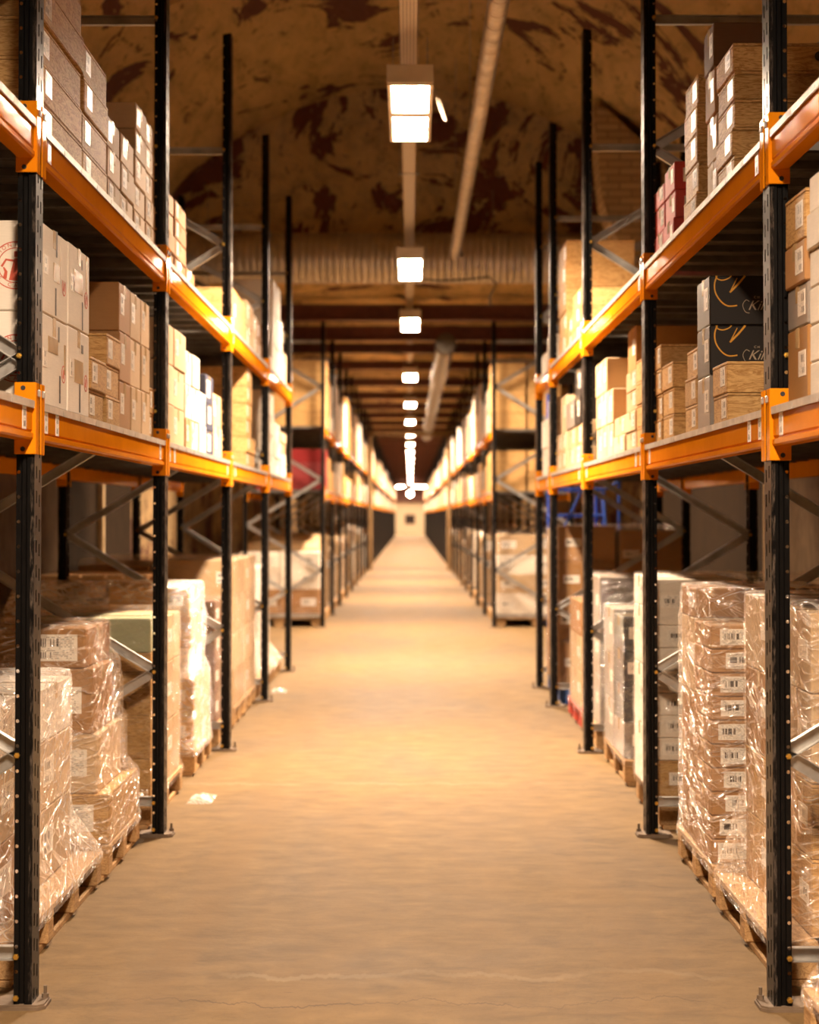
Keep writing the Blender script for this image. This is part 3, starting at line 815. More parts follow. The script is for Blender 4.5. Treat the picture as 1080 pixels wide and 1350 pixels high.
# heaviest prints: relabel what carries its own mark
for i, b in enumerate(W1):
    b['label'] = ('upper' if i else 'lower') + ' white carton with red round emblem beside first post of left-side rack'
    mb = MB(); cx, cz, r = 0.152, .142, .074
    for rad, wd in ((r, .0035), (r * .74, .003)):
        ribbon(mb, [(rad * math.cos(a * PI / 24), rad * math.sin(a * PI / 24)) for a in range(49)], wd, 0)
    # robed standing figure with raised arm, shield and two scrolls
    for pts, wd in (([(-.004, -.048), (-.002, -.02), (.002, .008), (.002, .022)], [.034, .026, .020, .012]),
                    ([(.002, .026), (.002, .044)], .014), ([(-.004, .014), (-.030, .018), (-.044, -.004)], .007),
                    ([(.008, .014), (.028, .020), (.034, .036)], .007), ([(.030, -.040), (.032, -.012), (.024, .004)], [.02, .016, .006]),
                    ([(-.034, -.042), (-.030, -.020), (-.038, -.006)], [.012, .01, .004])):
        ribbon(mb, pts, wd, 0)
    em = mb.build('printed_emblem', M['redink'], b, (cx, -.2088, cz)); em['label'] = 'red round printed emblem'
    for word, a0, up in (('MONTALC', 90, 1), ('E CAMPI', 270, -1)):
        for j, ch in enumerate(word):
            if ch == ' ': continue
            a = math.radians(a0 - up * (j - 3) * 17); rt = r * (.81 if up > 0 else .93)
            me = stand(text_mesh(ch, .017, 0, 'redink', 'letter'))
            ro = a - PI / 2 if up > 0 else a + PI / 2
            for v in me.vertices:
                x, z = v.co.x, v.co.z
                v.co.x = x * math.cos(ro) - z * math.sin(ro) + rt * math.cos(a); v.co.z = x * math.sin(ro) + z * math.cos(ro) + rt * math.sin(a)
            link('letter', me, em, (0, -.0005, 0))
def flat(nm, w, h, mat):
    mb = MB(); mb.box(0, .0011, -w / 2, w / 2, -h / 2, h / 2); return mb.mesh(nm, M[mat])
for q, (b, hw, items) in enumerate(((W1[1], .2085, (('tan_patch', .09, .06, .03, .150, 'tape'), ('dark_bar', .018, .085, .03, .245, 'ink'), ('dark_bar', .016, .09, .02, .055, 'ink'), ('pale_panel', .09, .12, .13, .20, 'paper'))),
                                    (W2[1], .186, (('tan_patch', .16, .075, -.02, .165, 'tape'), ('dark_bar', .012, .035, .05, .235, 'ink'), ('dark_bar', .015, .10, .06, .055, 'ink'), ('tan_patch', .016, .13, .13, .215, 'tape'))),
                                    (W1[0], .2085, (('dark_bar', .016, .05, .07, .245, 'ink'), ('dark_bar', .02, .09, .09, .065, 'ink'), ('pale_panel', .15, .05, -.02, .20, 'tape'), ('tan_patch', .022, .10, .17, .17, 'tape'))),
                                    (W2[0], .186, (('tan_patch', .15, .08, .0, .15, 'tape'), ('dark_bar', .02, .10, .02, .06, 'ink'), ('dark_bar', .03, .03, .06, .235, 'ink'))))):
    for nm, w, h, y, z, mt in items:
        link(nm, flat(nm, w, h, mt), b, (.2302, y, z))
    mb = MB(); ribbon(mb, [(.028 * math.cos(a * PI / 12), .028 * math.sin(a * PI / 12)) for a in range(25)], .004, 0); ribbon(mb, [(-.004, -.014), (0, 0), (.005, .014)], .018, 0)
    o_ = mb.build('red_stamp', M['redink'], b, (.2312, hw - .06, .12)); o_.rotation_euler = (0, 0, PI / 2)
for i, b in enumerate(BK[1:]):
    b['label'] = ('upper' if i else 'lower') + ' black carton with gold arcs and cream script, right-side rack lower shelf'
    x0 = (943 - 541) * 6.48 / 2250
    def P(u, v_): return ((u - 230) / 10.8 * 6.48 / 2250 - .25, .19 - (v_ - 62) / 10.8 * 6.48 / 2250)
    mb = MB()
    def smooth(pts, n=8):
        out = []
        q = [pts[0]] + pts + [pts[-1]]
        for k in range(1, len(q) - 2):
            for t_ in range(n):
                t_ /= n
                out.append(tuple(.5 * (2 * q[k][a] + (q[k + 1][a] - q[k - 1][a]) * t_ + (2 * q[k - 1][a] - 5 * q[k][a] + 4 * q[k + 1][a] - q[k + 2][a]) * t_ ** 2 + (3 * q[k][a] - q[k - 1][a] - 3 * q[k + 1][a] + q[k + 2][a]) * t_ ** 3) for a in (0, 1)))
        return out + [pts[-1]]
    for pts, wd in (([(338, 72), (303, 190), (318, 320), (400, 445), (500, 505), (625, 497)], .0052), ([(322, 72), (350, 118), (420, 135), (500, 110), (545, 72)], .0042),
                    ([(625, 105), (575, 205), (520, 310)], .0034), ([(520, 310), (640, 190), (740, 72)], .0075)):
        ribbon(mb, smooth([P(*p) for p in pts]), wd, 0)
    g = mb.build('gold_print', M['gold'], b, (0, -.1390, 0)); g['label'] = 'gold arcs printed on black'
    me = stand(text_mesh('Kilm', .052, .45, 'cream', 'script_print')); link('script_print', me, b, (P(880, 0)[0] + .02, -.1392, P(0, 560)[1]))
    me = stand(text_mesh('C H', .013, 0, 'cream', 'script_print')); link('script_print', me, b, (P(905, 0)[0], -.1392, P(0, 395)[1]))
    mb = MB(); ribbon(mb, smooth([P(*p) for p in ((800, 440), (750, 420), (705, 490), (740, 585), (800, 605))]), .0022, 0)
    mb.build('script_flourish', M['cream'], b, (0, -.1390, 0))
b = CR[4]; mb = MB(); mb.tube([(0, 0, 0), (0, .0012, 0)], .018, 18); mb.build('burnt_mark', M['ink'], b, (-.07, -.1695, .05))

# ------------------------------------------------------------------ pallets and wrapped loads
def pallet(s, y0, y1, label, d0=.09, d1=1.27, mat='pallet', nb=3, full=True):
    o = OUT[s]; w, d = round(y1 - y0, 3), round(d1 - d0, 3)
    p = thing('pallet', label, 'pallet', (AX[s] + o * (d0 + d1) / 2, (y0 + y1) / 2, 0), 'pallets on the floor')
    def deck():
        mb = MB(); n = 5
        for i in range(n):
            bw = .14 if i % 2 == 0 else .095
            x = -d / 2 + bw / 2 + (d - bw) * i / (n - 1) if i in (0, n - 1) else -d / 2 + .07 + (d - .14) * i / (n - 1)
            mb.box(x - bw / 2, x + bw / 2, -w / 2, w / 2, .122, .144, .002)
        for i in range(nb):
            y = -w / 2 + .05 + (w - .1) * i / (nb - 1)
            mb.box(-d / 2, d / 2, y - .048, y + .048, .1, .1225, .002)
        return mb.mesh('deck_boards', M[mat])
    link('deck_boards', cached(('pdeck', w, d, mat, nb), deck), p)
    def block(): 
        mb = MB(); mb.box(-.07, .07, -.047, .047, 0, .078, .004); return mb.mesh('block', M[mat])
    def runner():
        mb = MB(); mb.box(-.05, .05, -w / 2, w / 2, 0, .0215, .002); return mb.mesh('bottom_board', M[mat])
    if full:
        for a in (-d / 2 + .07, 0, d / 2 - .07):
            for i in range(nb):
                link('block', cached(('pblock', mat), block), p, (a, -w / 2 + .05 + (w - .1) * i / (nb - 1), .022))
            link('bottom_board', cached(('prun', w, mat), runner), p, (a, 0, 0))
    else:
        for a in (-d / 2 + .07, d / 2 - .07):
            link('bottom_board', cached(('prun', w, mat), runner), p, (a, 0, 0))
            for i in range(nb): link('block', cached(('pblock', mat), block), p, (a, -w / 2 + .05 + (w - .1) * i / (nb - 1), .022))
    return p
def film(loads, pal, label, mat='film', slope=.42, cap=True, seed=0, zlow=.112):
    """thin clear sheet drawn round the boxes and down to the pallet"""
    n, R_ = 28, []
    ztop = max(b[5] for b in loads) + .006
    allb = [tuple(b) for b in loads] + ([(*pal, zlow, .150)] if pal else [])
    m = 52
    cx = sum((b[0] + b[1]) / 2 for b in loads) / len(loads); cy = sum((b[2] + b[3]) / 2 for b in loads) / len(loads)
    def bounds(z):
        g = []
        for a, sgn in ((0, -1), (1, 1), (2, -1), (3, 1)):
            g.append(max(sgn * b[a] - slope * max(0, b[4] - z, z - b[5]) for b in allb) * sgn)
        return g
    mb = MB(); rings = []
    per = 26
    def ring(z, g, shrink=0.0, dz=0.0, amp=1.0):
        x0, x1, y0, y1 = g[0] - .005, g[1] + .005, g[2] - .005, g[3] + .005
        hx, hy = (x1 - x0) / 2 * (1 - shrink), (y1 - y0) / 2 * (1 - shrink); mx, my = (x0 + x1) / 2, (y0 + y1) / 2
        pts = []
        c = min(.022, hx * .3, hy * .3)
        base = []
        for (sx, sy) in ((1, 1), (-1, 1), (-1, -1), (1, -1)):
            a0 = {(1, 1): 0, (-1, 1): 90, (-1, -1): 180, (1, -1): 270}[sx, sy]
            for k in range(5):
                a = math.radians(a0 + 22.5 * k)
                base.append(Vector((mx + sx * (hx - c) + c * math.cos(a), my + sy * (hy - c) + c * math.sin(a), z)))
            nx = ((-sy, sx) if sx * sy > 0 else (-sy, sx))
            nxt = {(1, 1): (-1, 1), (-1, 1): (-1, -1), (-1, -1): (1, -1), (1, -1): (1, 1)}[sx, sy]
            e0 = base[-1]; a1 = math.radians(a0 + 90)
            e1 = Vector((mx + nxt[0] * (hx - c) + c * math.cos(a1), my + nxt[1] * (hy - c) + c * math.sin(a1), z))
            for k in range(1, per):
                base.append(e0.lerp(e1, k / per))
        for p in base:
            q = p + Vector((seed * 3.7, 0, 0))
            w_ = noise.noise(Vector((q.x * 5 + q.z * 3, q.y * 5 + q.z * 4, q.z * 7))) * .5 + abs(noise.noise(Vector((q.x * 13 + q.z * 9, q.y * 13 - q.z * 8, q.z * 5)))) * .8
            d_ = Vector((p.x - mx, p.y - my, 0)); d_ = d_.normalized() if d_.length > 1e-5 else d_
            pts.append(p + d_ * (.004 + max(-.3, w_) * .008) * amp + Vector((0, 0, dz + w_ * .004 * amp)))
        return pts
    zs = [zlow + (ztop - zlow) * i / m for i in range(m + 1)]
    for z in zs: rings.append(ring(z, bounds(z), amp=1.0 if z < ztop - .02 else .5))
    gt = bounds(ztop)
    for sk in ((.04, .14, .3, .55, .8, .97) if cap else (.05, .16)):
        rings.append(ring(ztop, gt, sk, .004 + .004 * math.sin(sk * 9), .8))
    k = len(rings[0])
    mb.add([p for r in rings for p in r], [(i * k + j, i * k + (j + 1) % k, (i + 1) * k + (j + 1) % k, (i + 1) * k + j) for i in range(len(rings) - 1) for j in range(k)])
    return tag(mb.build('stretch_film', M[mat], smooth=True), label, 'plastic wrap', 'clear films round the pallet loads')
nload = {'L': 0, 'R': 0}
def load(s, y0, y1, cols, d0=.09, d1=1.27, pmat='pallet', nb=3, fmat='filmdim', wrap=True, note='', slope=.42, cap=True, pname=None):
    """cols: (y0, y1, d0, d1, [(height, kind)...], sticker, label spec)"""
    o = OUT[s]; nload[s] += 1; k = nload[s]
    pl = {'pallet': 'bare wood', 'palletred': 'red painted', 'palletblue': 'blue painted'}[pmat]
    tagw = '%s pallet load on the %s floor' % (ORD[k], SIDE[s])
    pallet(s, y0, y1, '%s pallet under the %s' % (pl, tagw), d0, d1, pmat, nb)
    boxes = []
    for ci, (a, b, e, f, hs, stick, lab) in enumerate(cols):
        z = .147
        for i, hk in enumerate(hs):
            h, kd = hk[0], hk[1]
            aa, bb, ee, ff = (hk[2] if len(hk) > 2 else (a, b, e, f))
            colw = {1: '', 2: (' front pile,', ' back pile,')[ci] if len(cols) == 2 else ''}.get(len(cols), ' %s pile,' % ORD[ci + 1])
            lb = '%s, %s pallet load, %s floor,%s %s' % (DESC[kd], ORD[k], SIDE[s], colw, pos_words(i, len(hs)) if len(hs) > 1 else 'single')
            X0, X1 = sorted((AX[s] + o * ee, AX[s] + o * ff))
            box_thing(kd, o, (X0 + X1) / 2, (aa + bb) / 2, z, bb - aa - .006, X1 - X0, h - .002, lb, 'boxes stacked on floor pallets', stick, 0, lab=lab)
            boxes.append((X0, X1, aa, bb, z, z + h)); z += h
    if wrap:
        X0, X1 = sorted((AX[s] + o * d0, AX[s] + o * d1))
        film(boxes, (X0, X1, y0, y1), 'clear shiny stretch film round the %s%s' % (tagw, note), fmat, slope, cap, k + (10 if s == 'R' else 0))
K, T, WH, PN = 'kraft', 'tan', 'white', 'pine'
wl = (.13, .065, 'labelwide'); bl = (.17, .10, 'label')
load('L', 5.46, 6.94, [(5.56, 6.22, .20, .66, [(.27, K), (.25, T), (.22, WH)], 'an', bl), (6.24, 6.80, .20, .66, [(.27, T), (.25, T), (.20, WH)], 'a', bl),
                       (5.6, 6.7, .70, 1.2, [(.3, K), (.3, K), (.12, T)], '', None)], .10, 1.3, nb=4, fmat='filmmilk', slope=.55)
load('L', 7.05, 7.86, [(7.07, 7.83, .095, .72, [(.205, PN), (.245, T, (7.08, 7.66, .145, .62)), (.27, K, (7.08, 7.55, .165, .60)), (.165, K, (7.10, 7.68, .20, .66))], 'n', (.20, .11, 'label')),
                       (7.1, 7.8, .78, 1.2, [(.3, K), (.3, K)], '', None)], fmat='film', slope=.75)
load('L', 8.2, 9.32, [(8.22, 8.74, .10, .66, [(.185, PN), (.21, PN), (.21, PN), (.09, PN), (.165, 'green')], '', None), (8.76, 9.28, .10, .62, [(.3, T), (.3, T), (.24, T)], 'a', wl),
                      (8.3, 9.2, .70, 1.2, [(.4, K), (.3, K)], '', None)])
load('L', 9.86, 10.68, [(9.88, 10.64, .10, .62, [(.21, PN), (.205, PN), (.17, WH, (9.9, 10.5, .13, .6)), (.19, T, (9.9, 10.45, .12, .6)), (.17, T, (9.9, 10.45, .13, .6))], 'n', wl),
                        (9.9, 10.6, .66, 1.2, [(.4, K), (.4, K)], '', None)], fmat='filmmilk')
load('L', 11.08, 11.9, [(11.1, 11.86, .12, .7, [(.2, 'darkbrown')] * 4, 'a', wl), (11.1, 11.86, .74, 1.2, [(.4, 'darkbrown'), (.4, 'darkbrown')], '', None)])
load('L', 12.08, 12.9, [(12.1, 12.87, .10, .68, [(.26, T)] * 4, 'n', (.10, .08, 'label')), (12.1, 12.87, .7, 1.2, [(.5, K), (.5, K)], '', None)], fmat='filmdim')
load('L', 12.94, 13.76, [(12.96, 13.73, .10, .68, [(.26, T)] * 4, 'a', wl), (12.96, 13.73, .7, 1.2, [(.5, K), (.5, K)], '', None)], fmat='filmdim')
load('L', 14.0, 14.82, [(14.04, 14.78, .16, .7, [(.3, WH), (.3, T), (.3, WH)], 'a', wl)], fmat='filmmilk', slope=.6)
load('L', 14.86, 15.66, [(14.9, 15.6, .16, .7, [(.3, WH), (.3, WH), (.3, WH)], 'a', wl)], fmat='filmmilk', slope=.6)
load('L', 15.72, 16.40, [(15.78, 16.3, .2, .7, [(.26, WH), (.24, T)], 'a', wl)], fmat='filmmilk', slope=.7)
load('R', 4.12, 4.94, [(4.14, 4.76, .22, .8, [(.24, K), (.24, K)], 'a', bl)], .03, 1.2, slope=.5, fmat='film')
load('R', 5.47, 6.52, [(5.5, 5.98, .19, .62, [(.25, PN), (.24, PN), (.29, T), (.26, T)], 'an', wl), (6.0, 6.48, .17, .62, [(.25, PN), (.24, PN), (.30, K), (.27, T)], 'a', wl),
                       (5.5, 6.4, .64, 1.2, [(.33, PN), (.33, WH), (.34, WH)], 'n', wl)], .06, 1.24, slope=.30, fmat='film')
load('R', 6.64, 7.5, [(6.68, 7.06, .075, .46, [(.0925, K)] * 10, 'n', (.135, .062, 'labelwide')), (7.08, 7.46, .085, .50, [(.31, K), (.31, K), (.31, T), (.125, K)], 'a', wl),
                      (6.7, 7.46, .54, 1.15, [(.46, K), (.46, K)], '', None)], .07, 1.25, slope=.35, fmat='film')
load('R', 8.19, 9.02, [(8.21, 8.6, .08, .5, [(.18, PN)] + [(.108, WH)] * 6 + [(.22, WH)], 'n', (.13, .06, 'labelwide')), (8.62, 9.0, .08, .5, [(.3, WH), (.3, WH), (.3, WH), (.15, WH)], 'a', wl),
                       (8.25, 8.95, .54, 1.15, [(.5, K), (.5, K)], '', None)], fmat='filmdim')
load('R', 9.5, 10.5, [(9.54, 9.98, .09, .55, [(.2, 'grey')] + [(.2, 'black')] * 2 + [(.19, 'black')], 'n', wl), (10.0, 10.46, .09, .55, [(.27, 'grey')] * 3, 'a', wl),
                      (9.54, 10.4, .6, 1.15, [(.4, 'darkbrown'), (.36, 'darkbrown')], '', None)], fmat='filmdim')
load('R', 10.97, 11.86, [(11.0, 11.8, .12, .62, [(.32, 'grey')] * 3, 'a', wl), (11.0, 11.8, .66, 1.15, [(.48, 'grey'), (.44, 'grey')], '', None)], fmat='filmdim')
load('R', 11.98, 12.9, [(12.02, 12.82, .10, .6, [(.25, T), (.25, T), (.25, K)], 'a', wl)], pmat='palletred', fmat='filmdim', slope=.6)
load('R', 13.63, 14.78, [(13.66, 14.1, .08, .54, [(.35, K), (.33, K), (.32, K), (.27, K)], 'an', wl), (14.12, 14.7, .08, .54, [(.65, K), (.6, T)], 'a', wl),
                         (13.66, 14.3, .58, 1.1, [(.42, K), (.42, K), (.40, K)], 'n', wl)], pmat='palletblue', fmat='filmdim')
# an empty pallet lies on the low dark load behind the third post
pe = pallet('L', 11.1, 11.86, 'empty wood pallet lying on top of the dark brown load, left-side floor', .56, 1.26)
pe.location.z = .972
# ------------------------------------------------------------------ racks beyond the cross aisle: goods
def bale_mesh(w, d, h, mat, seed):
    """wrapped block of cases: rounded, slightly lumpy"""
    mb = MB(); nz, per = 9, 6
    rings = []
    for i in range(nz + 1):
        z = h * i / nz; r = []
        for (ax0, ay0, ax1, ay1) in ((-1, -1, 1, -1), (1, -1, 1, 1), (1, 1, -1, 1), (-1, 1, -1, -1)):
            for k in range(per):
                u = k / per; x = (ax0 + (ax1 - ax0) * u) * d / 2; y = (ay0 + (ay1 - ay0) * u) * w / 2
                nn = noise.noise(Vector((x * 6 + seed, y * 6, z * 6))) * .018
                f = 1 - .05 * max(0, (i - nz + 1))
                r.append((x * f + math.copysign(nn, x), y * f + math.copysign(nn, y), z))
        rings.append(r)
    k = len(rings[0]); mb.add([p for r in rings for p in r], [(i * k + j, i * k + (j + 1) % k, (i + 1) * k + (j + 1) % k, (i + 1) * k + j) for i in range(nz) for j in range(k)] + [tuple(range(nz * k, nz * k + k))])
    return mb.mesh('wrapped_bale', mat, True)
def m_bale(name, col):
    t = NT(name); v = t.coord()
    rows = t.math('FRACT', t.math('MULTIPLY', t.n('ShaderNodeSeparateXYZ', {0: v}).outputs[2], 4.2))
    ed = t.ramp(rows, (.02, .55), (.07, 1))
    rnd = t.n('ShaderNodeObjectInfo').outputs['Random']
    cc = t.mix(1, c4(col), ed, 'MULTIPLY')
    cc = t.n('ShaderNodeHueSaturation', {'Color': cc, 'Value': t.math('MULTIPLY_ADD', rnd, .5, .7)}).outputs[0]
    return t.done(t.bsdf(Base_Color=cc, Roughness=.22, Specular_IOR_Level=.6, Normal=t.bump(t.noise(t.mapping(v, (9, 9, 3)), 4, 4, .6, 1), .7, .03)))
BM = [m_bale('wrapped_goods_pale', (.62, .54, .44)), m_bale('wrapped_goods_tan', (.50, .33, .17)), m_bale('wrapped_goods_dim', (.34, .24, .16))]
SIDEW = {1: 'lower', 2: 'upper'}
for s in 'LR':
    o = OUT[s]
    for i in range(8):
        for lv in (1, 2):
            y, k = MID[i] + .10, 0
            end = MID[i + 1] - .1
            top = .58 if lv == 1 else .95
            while y < end - .35:
                k += 1
                w = R.uniform(.5, 1.05) if i > 0 or k > 1 else .75
                w = min(w, end - y)
                n = R.choice((1, 2, 2) if i < 4 else (1, 1, 2)) if lv == 1 else R.choice((2, 2, 3) if i < 4 else (1, 2))
                tall = R.uniform(.5, 1) * top
                kd = R.choice(('white', 'tan', 'pine', 'white', 'pine'))
                if i == 0 and k == 1:
                    kd = {('L', 1): 'maroon', ('L', 2): 'pine', ('R', 1): 'pine', ('R', 2): 'pine'}[s, lv]
                    n = 3 if lv == 1 else 4; tall = top * .95
                z = BASE[s, lv] + .002
                for j in range(n):
                    h = tall / n
                    dp = .5 if not (i == 0 and k == 1) else .46
                    lb = '%s, far %s %s shelf, %s bay, %s stack, %s' % (DESC[kd], SIDE[s], SIDEW[lv], ORD[i + 1], ORD[k], pos_words(j, n) if n > 1 else 'single')
                    box_thing(kd, o, AX[s] + o * (-.004 + R.uniform(0, .012) + dp / 2), y + w / 2, z, w - .01, dp, h - .002, lb, 'boxes beyond the cross aisle', '', parts=False)
                    if i == 0 and k == 1:
                        box_thing(kd, o, AX[s] + o * (.03 + dp * 1.5), y + w / 2, z, w - .01, dp - .02, h - .002, lb.replace('stack,', 'stack, back row,'), 'boxes beyond the cross aisle', '', parts=False)
                    z += h
                y += w + R.uniform(.005, .16)
        for j in range(3):
            ya = MID[i] + .10 + .868 * j
            if i == 0 and j == 0: continue
            full = False
            wd = .84
            p = pallet(s, ya, ya + wd, 'wood pallet beyond cross aisle, %s floor, %s bay, %s' % (SIDE[s], ORD[i + 1], ('front', 'middle', 'back')[j]), .05, 1.2, full=full)
            h = R.uniform(.75, 1.15) if not full else (1.06 if s == 'R' else .92)
            b = link('wrapped_bale', bale_mesh(wd - .06, 1.06, h, BM[0 if full else R.randrange(3)], i * 3 + j + (50 if s == 'R' else 0)), None, (AX[s] + o * .63, ya + wd / 2, .145))
            tag(b, 'shrink-wrapped bale of cases beyond cross aisle, %s floor, %s bay, %s pallet' % (SIDE[s], ORD[i + 1], ('front', 'middle', 'back')[j]), 'pallet load', 'wrapped bales beyond the cross aisle')
def far_load(s, layers):
    o = OUT[s]; y0 = 23.1
    pallet(s, y0, y0 + .84, 'wood pallet of the wrapped load facing the cross aisle, %s rack' % SIDE[s], .05, 1.2)
    bx = []
    for c, (e, f) in enumerate(((.08, .62), (.63, 1.17))):
        z = .147
        for i, (h, kd) in enumerate(layers):
            X0, X1 = sorted((AX[s] + o * e, AX[s] + o * f))
            lb = '%s facing cross aisle, %s floor load, %s column, %s' % (DESC[kd], SIDE[s], 'aisle' if c == 0 else 'inner', pos_words(i, len(layers)))
            box_thing(kd, o, (X0 + X1) / 2, y0 + .42, z, .76, X1 - X0, h - .002, lb, 'boxes facing the cross aisle', 'n', lab=(.2, .1, 'labelwide')); bx.append((X0, X1, y0 + .04, y0 + .80, z, z + h)); z += h
    X0, X1 = sorted((AX[s] + o * .05, AX[s] + o * 1.2))
    film(bx, (X0, X1, y0, y0 + .84), 'clear film round the load facing the cross aisle, %s rack' % SIDE[s], 'filmdim', .5, True, 40 if s == 'R' else 41)
far_load('R', [(.30, 'white'), (.26, 'tan'), (.26, 'white'), (.28, 'tan')])
far_load('L', [(.36, 'kraft'), (.28, 'white'), (.22, 'white')])
# goods in the racks past the portal: hundreds of tiny boxes
for s in 'LR':
    o = OUT[s]; mb = MB()
    for i in range(30):
        for lv, z0, top in ((0, .0, 1.1), (1, BASE[s, 1], .6), (2, BASE[s, 2], .9)):
            y = FAR[i] + .1
            while y < FAR[i + 1] - .4:
                w = R.uniform(.4, .9); w = min(w, FAR[i + 1] - .08 - y)
                h = R.uniform(.45, 1) * top; x0, x1 = sorted((AX[s] + o * (.06 if lv == 0 else -.004), AX[s] + o * .5))
                mb.box(x0, x1, y, y + w, z0 + .001, z0 + h, .004, R.randrange(3)); y += w + R.uniform(.02, .2)
    ob = mb.build('distant_cartons', [M['tan'], M['white'], M['kraft']])
    tag(ob, 'tiny blurred pale boxes filling the %s racks past the portal' % SIDE[s], 'boxes', None, 'stuff')

# ------------------------------------------------------------------ lamps, tray, ducts
LZ = 4.0
def lamp_housing():
    mb = MB(); w, L, h, r = .1325, 1.5, .10, .022
    mb.prism([(-w, 0), (w, 0), (w, .06), (w - .03, h), (-w + .03, h), (-w, .06)], 1, 0, L)
    mb.box(-w - .003, w + .003, -.012, 0, -.004, h + .004, .003); mb.box(-w - .003, w + .003, L, L + .012, -.004, h + .004, .003)
    for x0, x1, y0, y1 in ((-w, -w + r, 0, L), (w - r, w, 0, L), (-w + r, w - r, 0, .03), (-w + r, w - r, L - .03, L), (-w + r, w - r, L / 2 - .065, L / 2 + .065)):
        mb.box(x0, x1, y0, y1, -.012, 0)
    return mb.mesh('housing', M['enamel'])
def lamp_diffuser():
    mb = MB(); mb.box(-.108, .108, 0, .65, -.006, -.001); return mb.mesh('diffuser', M['lamp'])
def chain_mesh():
    mb = MB(); n = 9; p, q = Vector((0, 0, 0)), Vector((0, .10, .20))
    for i in range(n):
        a, b = p.lerp(q, i / n), p.lerp(q, (i + 1.25) / n); t_ = (b - a).normalized()
        sd = Vector((1, 0, 0)) if i % 2 else t_.cross(Vector((1, 0, 0)))
        mid = (a + b) / 2; hl = (b - a).length / 2
        pts = [mid + t_ * hl * math.cos(k * PI / 5) + sd * .006 * math.sin(k * PI / 5) for k in range(11)]
        mb.tube(pts, .0016, 5, caps=False)
    return mb.mesh('chain', M['steel'])
LY = [1.0, 9.8, 16.5, 21.5, 30.0, 37.6, 44.7, 52.0, 59, 66, 73, 80, 88, 97, 107, 118, 125.2, 130.5]  # the last two lamps are added to brighten the end wall
for i, y in enumerate(LY):
    lb = 'lamp hanging overhead at the start of the aisle before the first rack posts' if i < 1 else \
        'glowing two-panel lamp on the ceiling tray, %s along the aisle' % ORD[i]
    l = thing('hanging_lamp', lb, 'lamp', (.0, y, LZ), 'lamps in a row down the aisle')
    link('housing', cached('lh', lamp_housing), l)
    la = bpy.data.lights.new('lamp_lens', 'AREA'); la.shape = 'RECTANGLE'; la.size = .21; la.size_y = 1.42
    la.energy = 600; la.color = LAMP; la.spread = math.radians(153)
    lo = bpy.data.objects.new('lamp_lens', la); COL.objects.link(lo); lo.parent = l; lo.location = (0, .75, -.016)
    for a in (.032, .818): link('diffuser', cached('ld', lamp_diffuser), l, (0, a, 0))
    if i < 7:
        for a, sg in ((.05, 1), (1.45, -1)):
            for x in (-.10, .10):
                c = link('chain', cached('lc', chain_mesh), l, (x, a, .10))
                c.scale = (1, sg, 1)
    if i == 1:
        mb = MB(); mb.tube([(.13, .25, .05), (.17, .27, -.02), (.205, .3, -.12), (.215, .31, -.15), (.20, .31, -.14), (.165, .3, -.05), (.135, .28, .03)], .002, 8)
        mb.build('power_cable', M['palecable'], l, smooth=True)
mb = MB(); tx, tz = -.01, 4.30
mb.prism([(-.05, .035), (-.05, 0), (.05, 0), (.05, .035), (.047, .035), (.047, .003), (-.047, .003), (-.047, .035)], 1, Y0 + .1, 17.75)
tr = tag(mb.build('cable_tray', M['tray'], None, (tx, 0, tz)), 'perforated cable tray slung above the first lamps under the vault', 'cable tray')
mb = MB(); mb.prism([(-.05, .035), (-.05, 0), (.05, 0), (.05, .035), (.047, .035), (.047, .003), (-.047, .003), (-.047, .035)], 1, 19.1, 92)
tag(mb.build('cable_tray', M['tray'], None, (tx, 0, 4.235)), 'perforated cable tray running below the dark beams beyond the broad duct', 'cable tray')
def hanger():
    mb = MB(); mb.box(-.085, .085, -.012, .012, -.008, -.001); mb.tube([(-.075, 0, -.004), (-.075, 0, 1.9)], .004, 6); mb.tube([(.075, 0, -.004), (.075, 0, 1.9)], .004, 6)
    return mb.mesh('hanger', M['steel'])
for y in (0.5, 4.4, 8.6, 13.9): link('hanger', cached('hg', hanger), tr, (0, y, 0))
# slim spiral pipe along the vault
ny = 820
mb = MB(); mb.tube([(0, 1.0 + .02 * i, 0) for i in range(ny + 1)], [.0585 if i % 4 else .0535 for i in range(ny + 1)], 18)
pp = tag(mb.build('ventilation_pipe', M['ducty'], None, (.46, 0, 4.18), smooth=True), 'slim spiral metal pipe slung under the vault beside the lamps', 'pipe')
for y in (4.0, 8.5, 13.0, 17.2):
    mb = MB(); mb.tube([(0, 0, .06), (0, 0, 1.95)], .003, 6)
    mb.tube([(.062 * math.cos(a * PI / 8), 0, .062 * math.sin(a * PI / 8)) for a in range(17)], .004, 6, caps=False)
    mb.build('wire_hanger', M['steel'], pp, (0, y, 0))
mb = MB(); mb.tube([(0, 0, 0), (0, .02, 0)], .022, 12); mb.build('end_clamp', M['darkcable'], pp, (.06, 17.35, -.01))
